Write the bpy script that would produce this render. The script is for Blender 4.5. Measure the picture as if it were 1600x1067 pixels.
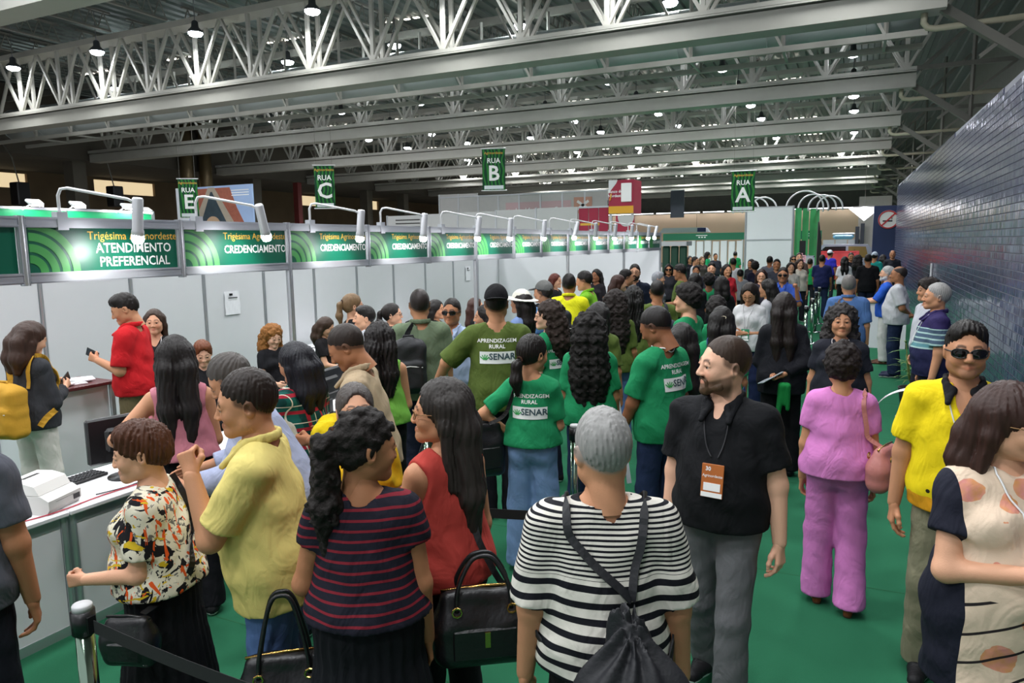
import bpy, math, random
import numpy as np
from mathutils import Matrix, Vector
for _o in list(bpy.data.objects): bpy.data.objects.remove(_o)
SC = bpy.context.scene
COL = SC.collection
# ---------------------------------------------------------------- camera
FPX, VPX, VPY, ROLL, CAMH = 1130.0, 1337.0, 373.0, 0.0145, 2.25
def _cam():
    Y = np.array([VPX-800, VPY-533.5, FPX]); Y /= np.linalg.norm(Y)
    P = np.array([VPX+200, VPY-1000*ROLL-533.5, FPX])
    N = np.cross(Y, P); N /= np.linalg.norm(N)
    if N[1] > 0: N = -N
    return np.stack([np.cross(Y, N), Y, N])
CM = _cam()
def ray(x, y): return CM @ np.array([x-800, y-533.5, FPX])
def at_z(x, y, z):            # where the line of sight of a photo pixel meets the height z
    r = ray(x, y); k = (z-CAMH)/r[2]
    return np.array([r[0]*k, r[1]*k, z])
def at_y(x, y, Y):
    r = ray(x, y); k = Y/r[1]
    return np.array([r[0]*k, Y, CAMH+r[2]*k])
def at_x(x, y, X):
    r = ray(x, y); k = X/r[0]
    return np.array([X, r[1]*k, CAMH+r[2]*k])
cd = bpy.data.cameras.new('camera'); cam = bpy.data.objects.new('camera', cd); COL.objects.link(cam)
cd.sensor_width = 36; cd.sensor_fit = 'HORIZONTAL'; cd.lens = FPX/1600*36; cd.clip_end = 400
_m = Matrix(((CM[0][0], -CM[0][1], -CM[0][2]), (CM[1][0], -CM[1][1], -CM[1][2]), (CM[2][0], -CM[2][1], -CM[2][2]))).to_4x4()
_m.translation = (0, 0, CAMH); cam.matrix_world = _m
SC.camera = cam
# ---------------------------------------------------------------- light and exposure
SC.view_settings.view_transform = 'Standard'; SC.view_settings.look = 'None'
SC.view_settings.gamma = 1; SC.view_settings.use_curve_mapping = False
SC.view_settings.exposure = 0.0
WORLD_STRENGTH = 0.62; LAMP_W = 135.0; SPOT_W = 13.0
w = bpy.data.worlds.new('world'); SC.world = w; w.use_nodes = True
w.node_tree.nodes['Background'].inputs[0].default_value = (0.90, 0.94, 1.0, 1)
w.node_tree.nodes['Background'].inputs[1].default_value = WORLD_STRENGTH
# ---------------------------------------------------------------- helpers
def tag(o, label=None, cat=None, group=None, kind=None):
    if label: o['label'] = label
    if cat: o['category'] = cat
    if group: o['group'] = group
    if kind: o['kind'] = kind
    return o
def link(o, parent=None):
    COL.objects.link(o)
    if parent is not None: o.parent = parent
    return o
def empty(name, loc=(0,0,0), rz=0.0, label=None, cat=None, group=None):
    o = bpy.data.objects.new(name, None); COL.objects.link(o)
    o.empty_display_size = .05
    o.location = loc; o.rotation_euler = (0, 0, rz)
    return tag(o, label, cat, group)
MATS = {}
def lin(c):
    if isinstance(c, str):
        c = [int(c[i:i+2], 16)/255 for i in (0, 2, 4)]
    return tuple((v/12.92 if v <= .04045 else ((v+.055)/1.055)**2.4) for v in c)
def mat(name, color=None, rough=.6, metal=0.0, bump=0.0, bscale=60.0, vary=0.0, vscale=6.0, emit=None, es=0.0, spec=.5, stretch=None, trans=0.0, sheen=0.0, alpha=1.0):
    if name in MATS: return MATS[name]
    m = bpy.data.materials.new(name); m.use_nodes = True; MATS[name] = m
    nt = m.node_tree; b = nt.nodes['Principled BSDF']
    c = lin(color) if color is not None else (.5,.5,.5)
    b.inputs['Base Color'].default_value = (*c, 1); b.inputs['Roughness'].default_value = rough
    b.inputs['Metallic'].default_value = metal; b.inputs['Specular IOR Level'].default_value = spec
    if trans: b.inputs['Transmission Weight'].default_value = trans
    if alpha < 1: b.inputs['Alpha'].default_value = alpha
    if emit is not None:
        b.inputs['Emission Color'].default_value = (*lin(emit), 1); b.inputs['Emission Strength'].default_value = es
    m.diffuse_color = (*c, 1)
    if bump or vary:
        tc = nt.nodes.new('ShaderNodeTexCoord'); mp = nt.nodes.new('ShaderNodeMapping')
        nt.links.new(tc.outputs['Object'], mp.inputs[0])
        if stretch: mp.inputs['Scale'].default_value = stretch
        if bump:
            n = nt.nodes.new('ShaderNodeTexNoise'); n.inputs['Scale'].default_value = bscale; n.inputs['Detail'].default_value = 3
            nt.links.new(mp.outputs[0], n.inputs[0])
            bp = nt.nodes.new('ShaderNodeBump'); bp.inputs['Strength'].default_value = bump; bp.inputs['Distance'].default_value = .01
            nt.links.new(n.outputs[0], bp.inputs['Height']); nt.links.new(bp.outputs[0], b.inputs['Normal'])
        if vary:
            n = nt.nodes.new('ShaderNodeTexNoise'); n.inputs['Scale'].default_value = vscale; n.inputs['Detail'].default_value = 4
            nt.links.new(mp.outputs[0], n.inputs[0])
            mx = nt.nodes.new('ShaderNodeMix'); mx.data_type = 'RGBA'
            mx.inputs['A'].default_value = (*[max(0, v*(1-vary)) for v in c], 1); mx.inputs['B'].default_value = (*[min(1, v*(1+vary)) for v in c], 1)
            nt.links.new(n.outputs[0], mx.inputs['Factor']); nt.links.new(mx.outputs['Result'], b.inputs['Base Color'])
    return m
def mesh_np(name, V, F, mats=(), smooth=True, mi=None):
    """V (n,3); F (m,4) or (m,3) index array"""
    me = bpy.data.meshes.new(name); V = np.asarray(V, np.float32); F = np.asarray(F, np.int32)
    k = F.shape[1] if len(F) else 3
    me.vertices.add(len(V)); me.vertices.foreach_set('co', V.ravel())
    me.loops.add(F.size); me.loops.foreach_set('vertex_index', F.ravel())
    me.polygons.add(len(F)); me.polygons.foreach_set('loop_start', np.arange(len(F), dtype=np.int32)*k)
    if mi is not None: me.polygons.foreach_set('material_index', np.asarray(mi, np.int32))
    for m in mats: me.materials.append(m)
    me.update(calc_edges=True)
    me.polygons.foreach_set('use_smooth', np.full(len(F), smooth))
    return me
def obj(name, me, parent=None, loc=None, label=None, cat=None, group=None, kind=None):
    o = bpy.data.objects.new(name, me); link(o, parent)
    if loc is not None: o.location = loc
    return tag(o, label, cat, group, kind)
class MB:
    """collects faces; build() makes ONE mesh"""
    def __init__(s): s.v = []; s.f = []; s.m = []; s.cur = 0
    def add(s, vs, fs):
        o = len(s.v); s.v += [tuple(v) for v in vs]; s.f += [tuple(i+o for i in f) for f in fs]; s.m += [s.cur]*len(fs); return s
    def box(s, c, d, R=None):
        x, y, z = d[0]/2, d[1]/2, d[2]/2
        vs = [Vector(p) for p in ((-x,-y,-z),(x,-y,-z),(x,y,-z),(-x,y,-z),(-x,-y,z),(x,-y,z),(x,y,z),(-x,y,z))]
        if R is not None: vs = [R @ p for p in vs]
        c = Vector(c)
        return s.add([p+c for p in vs], [(0,3,2,1),(4,5,6,7),(0,1,5,4),(1,2,6,5),(2,3,7,6),(3,0,4,7)])
    def bb(s, lo, hi): return s.box([(a+b)/2 for a, b in zip(lo, hi)], [b-a for a, b in zip(lo, hi)])
    def bev(s, c, d, b, R=None):          # box with chamfered edges
        x, y, z = d[0]/2, d[1]/2, d[2]/2; b = min(b, x*.95, y*.95, z*.95)
        vs = []; 
        for sx in (-1,1):
            for sy in (-1,1):
                for sz in (-1,1):
                    vs += [(sx*(x-b), sy*(y-b), sz*z), (sx*(x-b), sy*y, sz*(z-b)), (sx*x, sy*(y-b), sz*(z-b))]
        vs = [Vector(p) for p in vs]
        def I(a, b_, c_, k): return ((a*2+b_)*2+c_)*3+k
        fs = []
        for k, ax in ((0,2),(1,1),(2,0)):
            for sgn in (0,1):
                q = []
                for (u, v) in ((0,0),(1,0),(1,1),(0,1)):
                    t = {2:(u,v,sgn), 1:(u,sgn,v), 0:(sgn,u,v)}[ax]; q.append(I(*t, k))
                flip = (sgn == 0) != (ax == 1)
                fs.append(tuple(reversed(q)) if flip else tuple(q))
        for a in (0,1):
            for b_ in (0,1):
                q = [I(0,a,b_,0), I(1,a,b_,0), I(1,a,b_,1), I(0,a,b_,1)]; fs.append(tuple(q) if (a == b_) else tuple(reversed(q)))
                q = [I(a,0,b_,0), I(a,1,b_,0), I(a,1,b_,2), I(a,0,b_,2)]; fs.append(tuple(reversed(q)) if (a == b_) else tuple(q))
                q = [I(a,b_,0,1), I(a,b_,1,1), I(a,b_,1,2), I(a,b_,0,2)]; fs.append(tuple(q) if (a == b_) else tuple(reversed(q)))
                for c_ in (0,1):
                    t = (I(a,b_,c_,0), I(a,b_,c_,1), I(a,b_,c_,2)); fs.append(t if (a+b_+c_) % 2 else tuple(reversed(t)))
        if R is not None: vs = [R @ p for p in vs]
        c = Vector(c)
        return s.add([p+c for p in vs], fs)
    def tube(s, pts, r, n=8, cap=True, flat=None):
        """sweep; r number or list; flat=(w,t,normal) not used"""
        pts = [Vector(p) for p in pts]; k = len(pts)
        rs = r if isinstance(r, (list, tuple)) else [r]*k
        t0 = (pts[1]-pts[0]).normalized(); up = Vector((0,0,1)) if abs(t0.z) < .9 else Vector((1,0,0))
        u = t0.cross(up).normalized(); vs = []; 
        for i, p in enumerate(pts):
            a = pts[max(i-1,0)]; b = pts[min(i+1,k-1)]; t = (b-a)
            t = t.normalized() if t.length > 1e-9 else t0
            u = (u - t*u.dot(t)); u = u.normalized() if u.length > 1e-6 else t.orthogonal().normalized()
            w_ = t.cross(u)
            for j in range(n):
                an = 2*math.pi*j/n; vs.append(p + (u*math.cos(an)+w_*math.sin(an))*rs[i])
        fs = [(i*n+j, i*n+(j+1)%n, (i+1)*n+(j+1)%n, (i+1)*n+j) for i in range(k-1) for j in range(n)]
        if cap: fs += [tuple(reversed(range(n))), tuple(range((k-1)*n, k*n))]
        return s.add(vs, fs)
    def strip(s, pts, width, thick, wdir):
        """flat belt along pts; wdir = direction(s) of its width"""
        pts = [Vector(p) for p in pts]; vs = []; k = len(pts)
        for i, p in enumerate(pts):
            wv = Vector(wdir[i] if isinstance(wdir, list) else wdir).normalized()
            t = (pts[min(i+1,k-1)]-pts[max(i-1,0)]).normalized(); n = t.cross(wv).normalized()
            for a, b in ((-1,-1),(1,-1),(1,1),(-1,1)): vs.append(p + wv*(a*width/2) + n*(b*thick/2))
        fs = [(i*4+j, i*4+(j+1)%4, i*4+4+(j+1)%4, i*4+4+j) for i in range(k-1) for j in range(4)]
        fs += [(3,2,1,0), tuple((k-1)*4+j for j in range(4))]
        return s.add(vs, fs)
    def bar(s, a, b, w, d, up=(0,0,1)):
        """rectangular bar from a to b, w across, d along 'up'"""
        a = Vector(a); b = Vector(b); t = (b-a).normalized(); u = Vector(up)
        x = t.cross(u); x = x.normalized() if x.length > 1e-6 else t.orthogonal().normalized(); y = x.cross(t).normalized(); vs = []
        for p in (a, b):
            for i, j in ((-1,-1),(1,-1),(1,1),(-1,1)): vs.append(p + x*(i*w/2) + y*(j*d/2))
        return s.add(vs, [(3,2,1,0),(4,5,6,7),(0,1,5,4),(1,2,6,5),(2,3,7,6),(3,0,4,7)])
    def lathe(s, prof, n=16, c=(0,0,0), cap=True):
        vs = [(c[0]+r*math.cos(2*math.pi*j/n), c[1]+r*math.sin(2*math.pi*j/n), c[2]+z) for r, z in prof for j in range(n)]
        k = len(prof); fs = [(i*n+j, i*n+(j+1)%n, (i+1)*n+(j+1)%n, (i+1)*n+j) for i in range(k-1) for j in range(n)]
        if cap: fs += [tuple(reversed(range(n))), tuple(range((k-1)*n, k*n))]
        return s.add(vs, fs)
    def prism(s, poly, a, b, axis='y'):
        """polygon (u,v) extruded between a and b along axis; y: (u,?,v), z: (u,v,?), x: (?,u,v)"""
        n = len(poly); P = lambda u, v, t: {'y': (u, t, v), 'z': (u, v, t), 'x': (t, u, v)}[axis]
        vs = [P(u, v, a) for u, v in poly] + [P(u, v, b) for u, v in poly]
        fs = [(i, (i+1)%n, n+(i+1)%n, n+i) for i in range(n)] + [tuple(reversed(range(n))), tuple(range(n, 2*n))]
        return s.add(vs, fs)
    def mesh(s, name, mats, smooth=False):
        me = bpy.data.meshes.new(name); me.from_pydata(s.v, [], s.f)
        for m in (mats if isinstance(mats, (list, tuple)) else [mats]): me.materials.append(m)
        if any(s.m): me.polygons.foreach_set('material_index', s.m)
        if smooth: me.polygons.foreach_set('use_smooth', [True]*len(s.f))
        me.update(); return me
    def build(s, name, mats, parent=None, smooth=False, **k):
        return obj(name, s.mesh(name, mats, smooth), parent, **k)
def copy_tree(o, parent=None):
    c = o.copy(); COL.objects.link(c); c.parent = parent
    for ch in [x for x in KIDS.get(o.name, [])]: copy_tree(ch, c)
    return c
KIDS = {}
# text meshes are made while the scene is still empty (cheap to evaluate)
TXT = {}
def text_mesh(s, size=1.0, bold=0.0, sx=1.0, align='CENTER'):
    key = (s, bold, sx, align)
    if key not in TXT:
        cu = bpy.data.curves.new('text', 'FONT'); cu.body = s; cu.align_x = align; cu.align_y = 'CENTER'
        cu.resolution_u = 2; cu.offset = bold; cu.size = 1.0
        o = bpy.data.objects.new('text', cu); COL.objects.link(o)
        me = bpy.data.meshes.new_from_object(o.evaluated_get(bpy.context.evaluated_depsgraph_get()))
        V = np.array([v.co[:] for v in me.vertices]).reshape(-1, 3); F = [tuple(p.vertices) for p in me.polygons]
        bpy.data.objects.remove(o); bpy.data.curves.remove(cu); bpy.data.meshes.remove(me)
        V[:, 0] *= sx
        TXT[key] = (V, F)
    V, F = TXT[key]
    return V*size, F
_TEXTS = [('Trigésima Agrinordeste',0,.92),('ATENDIMENTO',.012,.9),('PREFERENCIAL',.012,.9),('CREDENCIAMENTO',.012,.85),('RUA',.02,1),('A',.02,1),('B',.02,1),('C',.02,1),('E',.02,1),
    ('Agrinordeste',.006,1),('Banco do Nordeste',.015,1),('Banco do',.015,1),('Nordeste',.015,1),('APRENDIZAGEM',.01,1),('RURAL',.01,1),('SENAR',.02,1),('Pernambuco',0,1),('nar',.03,1),('30',.03,1)]
for _t in _TEXTS: text_mesh(_t[0], 1, _t[1], _t[2])
def put_text(name, s, size, M, m, parent, bold=0.0, sx=1.0):
    """flat lettering: text x -> M x, text y -> M y"""
    V, F = text_mesh(s, size, bold, sx)
    me = bpy.data.meshes.new(name); me.from_pydata([tuple(M @ Vector(v)) for v in V], [], F); me.materials.append(m); me.update()
    return obj(name, me, parent)
# ================================================================ people: soft-blended distance fields turned into meshes
def _n(v): v = np.asarray(v, float); return v/np.linalg.norm(v)
class Field:
    def __init__(s): s.p = []; s.post = []
    def _add(s, fn, lo, hi, k, mode): s.p.append((fn, np.asarray(lo, float), np.asarray(hi, float), k, mode))
    def cone(s, a, b, ra, rb, k=.02, sub=False, cut=None, sy=1.0, yax=(0,1,0)):
        a = np.asarray(a, float); b = np.asarray(b, float); ya = _n(yax)
        e = (1/sy-1)
        def T(v): return v + ya*(v@ya)*e
        A = T(a); BA = T(b)-A; q = max(BA@BA, 1e-9)
        def fn(X, Y, Z):
            if sy != 1.0:
                t = (X*ya[0]+Y*ya[1]+Z*ya[2])*e; X = X+ya[0]*t; Y = Y+ya[1]*t; Z = Z+ya[2]*t
            px = X-A[0]; py = Y-A[1]; pz = Z-A[2]
            h = np.clip((px*BA[0]+py*BA[1]+pz*BA[2])/q, 0, 1)
            d = np.sqrt((px-BA[0]*h)**2+(py-BA[1]*h)**2+(pz-BA[2]*h)**2)-(ra+(rb-ra)*h)
            if sy < 1: d = d*(sy*.5+.5)
            if cut is not None:
                d = np.maximum(d, (X0(X,Y,Z,sy,ya,e,cut)))
            return d
        def X0(X, Y, Z, sy, ya, e, cut):
            if sy != 1.0:
                t = (X*ya[0]+Y*ya[1]+Z*ya[2])*(sy-1); X = X+ya[0]*t; Y = Y+ya[1]*t; Z = Z+ya[2]*t
            c, n = cut; return (X-c[0])*n[0]+(Y-c[1])*n[1]+(Z-c[2])*n[2]
        r = max(ra, rb)*max(1, sy); s._add(fn, np.minimum(a, b)-r, np.maximum(a, b)+r, k, 1 if sub else 0)
    def ell(s, c, r, R=None, k=.03, sub=False):
        c = np.asarray(c, float); r = np.asarray(r, float)
        def fn(X, Y, Z):
            x = X-c[0]; y = Y-c[1]; z = Z-c[2]
            if R is not None:
                x, y, z = R[0][0]*x+R[1][0]*y+R[2][0]*z, R[0][1]*x+R[1][1]*y+R[2][1]*z, R[0][2]*x+R[1][2]*y+R[2][2]*z
            k0 = np.sqrt((x/r[0])**2+(y/r[1])**2+(z/r[2])**2); k1 = np.sqrt((x/r[0]**2)**2+(y/r[1]**2)**2+(z/r[2]**2)**2)
            return k0*(k0-1)/np.maximum(k1, 1e-6)
        m = r if R is None else np.full(3, r.max()); s._add(fn, c-m, c+m, k, 1 if sub else 0)
    def rbox(s, c, h, r, R=None, k=.01):
        c = np.asarray(c, float); h = np.asarray(h, float)-r
        def fn(X, Y, Z):
            x = X-c[0]; y = Y-c[1]; z = Z-c[2]
            if R is not None:
                x, y, z = R[0][0]*x+R[1][0]*y+R[2][0]*z, R[0][1]*x+R[1][1]*y+R[2][1]*z, R[0][2]*x+R[1][2]*y+R[2][2]*z
            qx = np.abs(x)-h[0]; qy = np.abs(y)-h[1]; qz = np.abs(z)-h[2]
            return np.sqrt(np.maximum(qx,0)**2+np.maximum(qy,0)**2+np.maximum(qz,0)**2)+np.minimum(np.maximum(qx,np.maximum(qy,qz)),0)-r
        m = np.full(3, np.linalg.norm(h+r)); s._add(fn, c-m, c+m, k, 0)
    @staticmethod
    def _mix(D, d, k, mode):
        if mode == 0:
            h = np.clip(.5+.5*(D-d)/k, 0, 1); return D+(d-D)*h-k*h*(1-h)
        d = -d; h = np.clip(.5-.5*(D-d)/k, 0, 1); return D+(d-D)*h+k*h*(1-h)
    def d(s, P):
        P = np.asarray(P, float); X, Y, Z = P[..., 0], P[..., 1], P[..., 2]; D = np.ones(X.shape)
        for fn, lo, hi, k, mode in s.p: D = s._mix(D, fn(X, Y, Z), k, mode)
        for f in s.post: D = f(D, X, Y, Z)
        return D
    def mesh(s, vox, lo=None, hi=None):
        L = np.min([p[1] for p in s.p if p[4] == 0], 0)-3*vox if lo is None else np.asarray(lo, float)
        Hh = np.max([p[2] for p in s.p if p[4] == 0], 0)+3*vox if hi is None else np.asarray(hi, float)
        n = np.ceil((Hh-L)/vox).astype(int)+1
        ax = [L[i]+vox*np.arange(n[i]) for i in range(3)]
        D = np.ones(n, np.float32)
        for fn, plo, phi, k, mode in s.p:
            m = k+2.5*vox
            i0 = np.clip(np.floor((plo-m-L)/vox).astype(int), 0, n); i1 = np.clip(np.ceil((phi+m-L)/vox).astype(int)+1, 0, n)
            if (i1 <= i0).any(): continue
            sl = tuple(slice(a, b) for a, b in zip(i0, i1))
            d = fn(ax[0][sl[0]][:, None, None], ax[1][sl[1]][None, :, None], ax[2][sl[2]][None, None, :])
            D[sl] = s._mix(D[sl], d, k, mode)
        for f in s.post: D = f(D, ax[0][:, None, None], ax[1][None, :, None], ax[2][None, None, :])
        return snets(np.asarray(D, np.float32), L, vox)
def snets(D, L, vox):
    S = D < 0
    c = np.zeros(tuple(np.array(D.shape)-1), np.int8); K = [(i, j, k) for i in (0,1) for j in (0,1) for k in (0,1)]
    sh = c.shape
    for i, j, k in K: c += S[i:i+sh[0], j:j+sh[1], k:k+sh[2]]
    A = np.argwhere((c > 0) & (c < 8))
    if not len(A): return np.zeros((0,3)), np.zeros((0,4), int)
    idx = np.full(sh, -1, np.int32); idx[A[:,0], A[:,1], A[:,2]] = np.arange(len(A))
    val = {q: D[A[:,0]+q[0], A[:,1]+q[1], A[:,2]+q[2]] for q in K}
    acc = np.zeros((len(A), 3)); cnt = np.zeros(len(A))
    for q in K:
        for a in range(3):
            if q[a]: continue
            q2 = list(q); q2[a] = 1; v0 = val[q]; v1 = val[tuple(q2)]
            m = (v0 < 0) != (v1 < 0); t = np.where(m, v0/np.where(m, v0-v1, 1), 0)
            p = np.tile(np.array(q, float), (len(A), 1)); p[:, a] += t
            acc += p*m[:, None]; cnt += m
    V = L+vox*(A+acc/cnt[:, None]); Fs = []
    for a in range(3):
        b, e = (a+1) % 3, (a+2) % 3
        s0 = [slice(1, -1)]*3; s0[a] = slice(0, -1); s1 = list(s0); s1[a] = slice(1, None)
        u = S[tuple(s0)]; v = S[tuple(s1)]; E = np.argwhere(u != v)
        if not len(E): continue
        base = E.copy(); base[:, b] += 1; base[:, e] += 1
        flip = ~u[E[:,0], E[:,1], E[:,2]]
        def I(db, de):
            g = base.copy(); g[:, b] -= db; g[:, e] -= de; return idx[g[:,0], g[:,1], g[:,2]]
        q = np.stack([I(1,1), I(0,1), I(0,0), I(1,0)], 1)
        q[flip] = q[flip][:, ::-1]; Fs.append(q)
    F = np.concatenate(Fs); F = F[(F >= 0).all(1)]
    return V, F
def vnoise(X, Y, Z, f, seed=0.0):
    a = np.sin(f*X+1.7*np.sin(.7*f*Y+seed)+seed)+np.sin(f*1.1*Y+1.5*np.sin(.8*f*Z+2*seed))+np.sin(f*.9*Z+1.6*np.sin(.75*f*X+3*seed))
    return a/3
def rotz(a): c, s = math.cos(a), math.sin(a); return np.array([[c,-s,0],[s,c,0],[0,0,1.]])
def rotx(a): c, s = math.cos(a), math.sin(a); return np.array([[1,0,0],[0,c,-s],[0,s,c.real]])
def roty(a): c, s = math.cos(a), math.sin(a); return np.array([[c,0,s],[0,1,0],[-s,0,c]])
# ---------------------------------------------------------------- skin and cloth materials
def vcol_mat(name, rough=.5, spec=.35, bump=.0):
    m = mat(name, 'b08060', rough=rough, spec=spec, bump=bump, bscale=220)
    nt = m.node_tree; a = nt.nodes.new('ShaderNodeAttribute'); a.attribute_name = 'Col'
    nt.links.new(a.outputs['Color'], nt.nodes['Principled BSDF'].inputs['Base Color']); return m
SKIN = vcol_mat('skin', .55, .28, .10); SKIN.node_tree.nodes['Principled BSDF'].inputs['Subsurface Weight'].default_value = 0.0
EYEM = vcol_mat('eye', .12, .5)
SKINS = [lin(c) for c in ('e3b296', 'd6a283', 'c08a68', 'a87352', '8a5a3e', '6a432e')]
def cloth(c, rough=.85, bump=.25, bs=35, sheen=0):
    return pat('cloth_'+c+('' if rough == .85 else str(rough)), lambda nt, co: nmix(nt, nnoise(nt, co, 9, 3), tuple(v*.88 for v in [int(c[i:i+2], 16)/255 for i in (0, 2, 4)]), c), rough)
def hairmat(c, curly=False):
    return mat('hair_'+c+('c' if curly else ''), c, rough=.5 if not curly else .7, spec=.3, bump=.35 if not curly else .5, bscale=55 if not curly else 90, vary=.35, vscale=40, stretch=(1,1,.12) if not curly else None)
def pat(name, build, rough=.8):
    """a cloth material whose colour is made by build(nt, objcoord_socket) -> colour socket"""
    if name in MATS: return MATS[name]
    m = bpy.data.materials.new(name); m.use_nodes = True; MATS[name] = m; nt = m.node_tree
    tc = nt.nodes.new('ShaderNodeTexCoord'); b = nt.nodes['Principled BSDF']; b.inputs['Roughness'].default_value = rough; b.inputs['Specular IOR Level'].default_value = .2
    nt.links.new(build(nt, tc.outputs['Object']), b.inputs['Base Color'])
    f1 = nnoise(nt, tc.outputs['Object'], 7, 2, (1, 1, .55), 2.2); f2 = nnoise(nt, tc.outputs['Object'], 17, 2, (1, 1, .8), 1.2); f3 = nnoise(nt, tc.outputs['Object'], 320, 1)
    hsum = nmath(nt, 'ADD', nmath(nt, 'MULTIPLY_ADD', f2, .22, f1), nmath(nt, 'MULTIPLY', f3, .035))
    bp = nt.nodes.new('ShaderNodeBump'); bp.inputs['Strength'].default_value = .45; bp.inputs['Distance'].default_value = .030
    nt.links.new(hsum, bp.inputs['Height']); nt.links.new(bp.outputs[0], b.inputs['Normal']); return m
def nmath(nt, op, a, b=None, c=None):
    n = nt.nodes.new('ShaderNodeMath'); n.operation = op
    for i, v in enumerate((a, b, c)):
        if v is None: continue
        if isinstance(v, (int, float)): n.inputs[i].default_value = v
        else: nt.links.new(v, n.inputs[i])
    return n.outputs[0]
def nmix(nt, f, a, b):
    n = nt.nodes.new('ShaderNodeMix'); n.data_type = 'RGBA'
    for k, v in (('Factor', f), ('A', a), ('B', b)):
        if isinstance(v, (int, float)): n.inputs[k].default_value = v
        elif isinstance(v, (str, tuple)): n.inputs[k].default_value = (*lin(v), 1)
        else: nt.links.new(v, n.inputs[k])
    return n.outputs['Result']
def nxyz(nt, co):
    n = nt.nodes.new('ShaderNodeSeparateXYZ'); nt.links.new(co, n.inputs[0]); return n.outputs
def nnoise(nt, co, scale, detail=2, stretch=None, dist=0.0):
    if stretch:
        mp = nt.nodes.new('ShaderNodeMapping'); mp.inputs['Scale'].default_value = stretch; nt.links.new(co, mp.inputs[0]); co = mp.outputs[0]
    n = nt.nodes.new('ShaderNodeTexNoise'); n.inputs['Scale'].default_value = scale; n.inputs['Detail'].default_value = detail; n.inputs['Distortion'].default_value = dist
    nt.links.new(co, n.inputs[0]); return n.outputs[0]
# ---------------------------------------------------------------- heads, hands, shoes (built once, reused)
def head_field(f):
    F = Field(); j = .9 if f else 1.0; nk = .046 if f else .054
    F.cone((0,-.024,-.14), (0,-.012,.035), nk*1.06, nk, k=.03)
    F.ell((0,-.010,.094), (.0755,.097,.097), k=.03)
    F.ell((0,.024,.054), (.064,.074,.088), k=.035)
    for s in (-1, 1):
        F.cone((s*.046*j,.012,.004), (s*.008,.076,-.020), .025*j, .019, k=.03)
        F.ell((s*.036,.066,.040), (.025,.024,.025), k=.025)
    F.ell((0,.083,-.019), (.021*j,.015,.017), k=.02)
    F.cone((-.036,.081,.091), (.036,.081,.091), .012 if not f else .009, .012 if not f else .009, k=.02)
    for s in (-1, 1): F.ell((s*.031,.1035,.071), (.017,.014,.0105), k=.010, sub=True)
    for s in (-1, 1):
        F.cone((s*.017,.0915,.0755), (s*.031,.0965,.0805), .0042, .0048, k=.005); F.cone((s*.031,.0965,.0805), (s*.046,.0885,.0755), .0048, .0042, k=.005)
        F.cone((s*.018,.0905,.0635), (s*.044,.0885,.0635), .0036, .0036, k=.005)
    F.cone((0,.094,.080), (0,.1135 if not f else .110,.043), .0085, .0125 if not f else .0108, k=.012)
    for s in (-1, 1): F.ell((s*.0115,.106,.038), (.0085,.010,.0075), k=.007)
    for z, r in ((.0125, .0052), (.0025, .0060)):
        for s in (-1, 1): F.cone((s*.021,.0885,.008), (0,.0985,z), .0032, r, k=.006)
    for s in (-1, 1):
        R = rotz(s*-.35) @ roty(s*.12)
        F.ell((s*.080,-.010,.060), (.0085,.019,.031), R=R, k=.010)
        F.ell((s*.085,-.006,.064), (.004,.010,.018), R=R, k=.004, sub=True)
    return F
HEADS = {}
def head_mesh(f, lv):
    key = (f, lv)
    if key in HEADS: return HEADS[key]
    vox = (.0042, .0065, .0095)[lv]
    V, F = head_field(f).mesh(vox, (-.1,-.13,-.11), (.1,.14,.21))
    x, y, z = V.T; ax = np.abs(x)
    lips = np.clip(1.6-np.sqrt((x/.021)**2+((z-.0075)/.0085)**2)*1.2, 0, 1)*(y > .083)
    bz = .0945+.006*np.sin(np.clip((ax-.012)/.04, 0, 1)*math.pi)-.006*(ax > .045)
    w = .0042 if f else .0060
    brow = np.clip(1.5-np.abs(z-bz)/w, 0, 1)*((ax > .012) & (ax < .050) & (y > .055))
    eye = np.clip(1.5-np.sqrt(((ax-.031)/.014)**2+((z-.072)/.0075)**2), 0, 1)*(y > .06)
    low = np.clip((.030+.35*np.clip(.05-y, -.06, .09)-z)/.012, 0, 1)*np.clip((y+.015)/.02, 0, 1)*np.clip((z+.075)/.02, 0, 1)
    must = np.clip(1.6-np.sqrt((x/.026)**2+((z-.0235)/.007)**2), 0, 1)*(y > .083)
    beard = np.maximum(low, must)*(1-lips)
    scalp = np.clip((z-(.052+.62*y))/.014, 0, 1)*np.clip((z-.0)/.01, 0, 1)*np.clip((.045-y+.62*np.clip(z-.12, 0, 1))/.012, 0, 1)
    HEADS[key] = (V, F, dict(lips=lips, brow=brow, eye=eye, beard=beard, scalp=scalp)); return HEADS[key]
HANDS = {}
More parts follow.
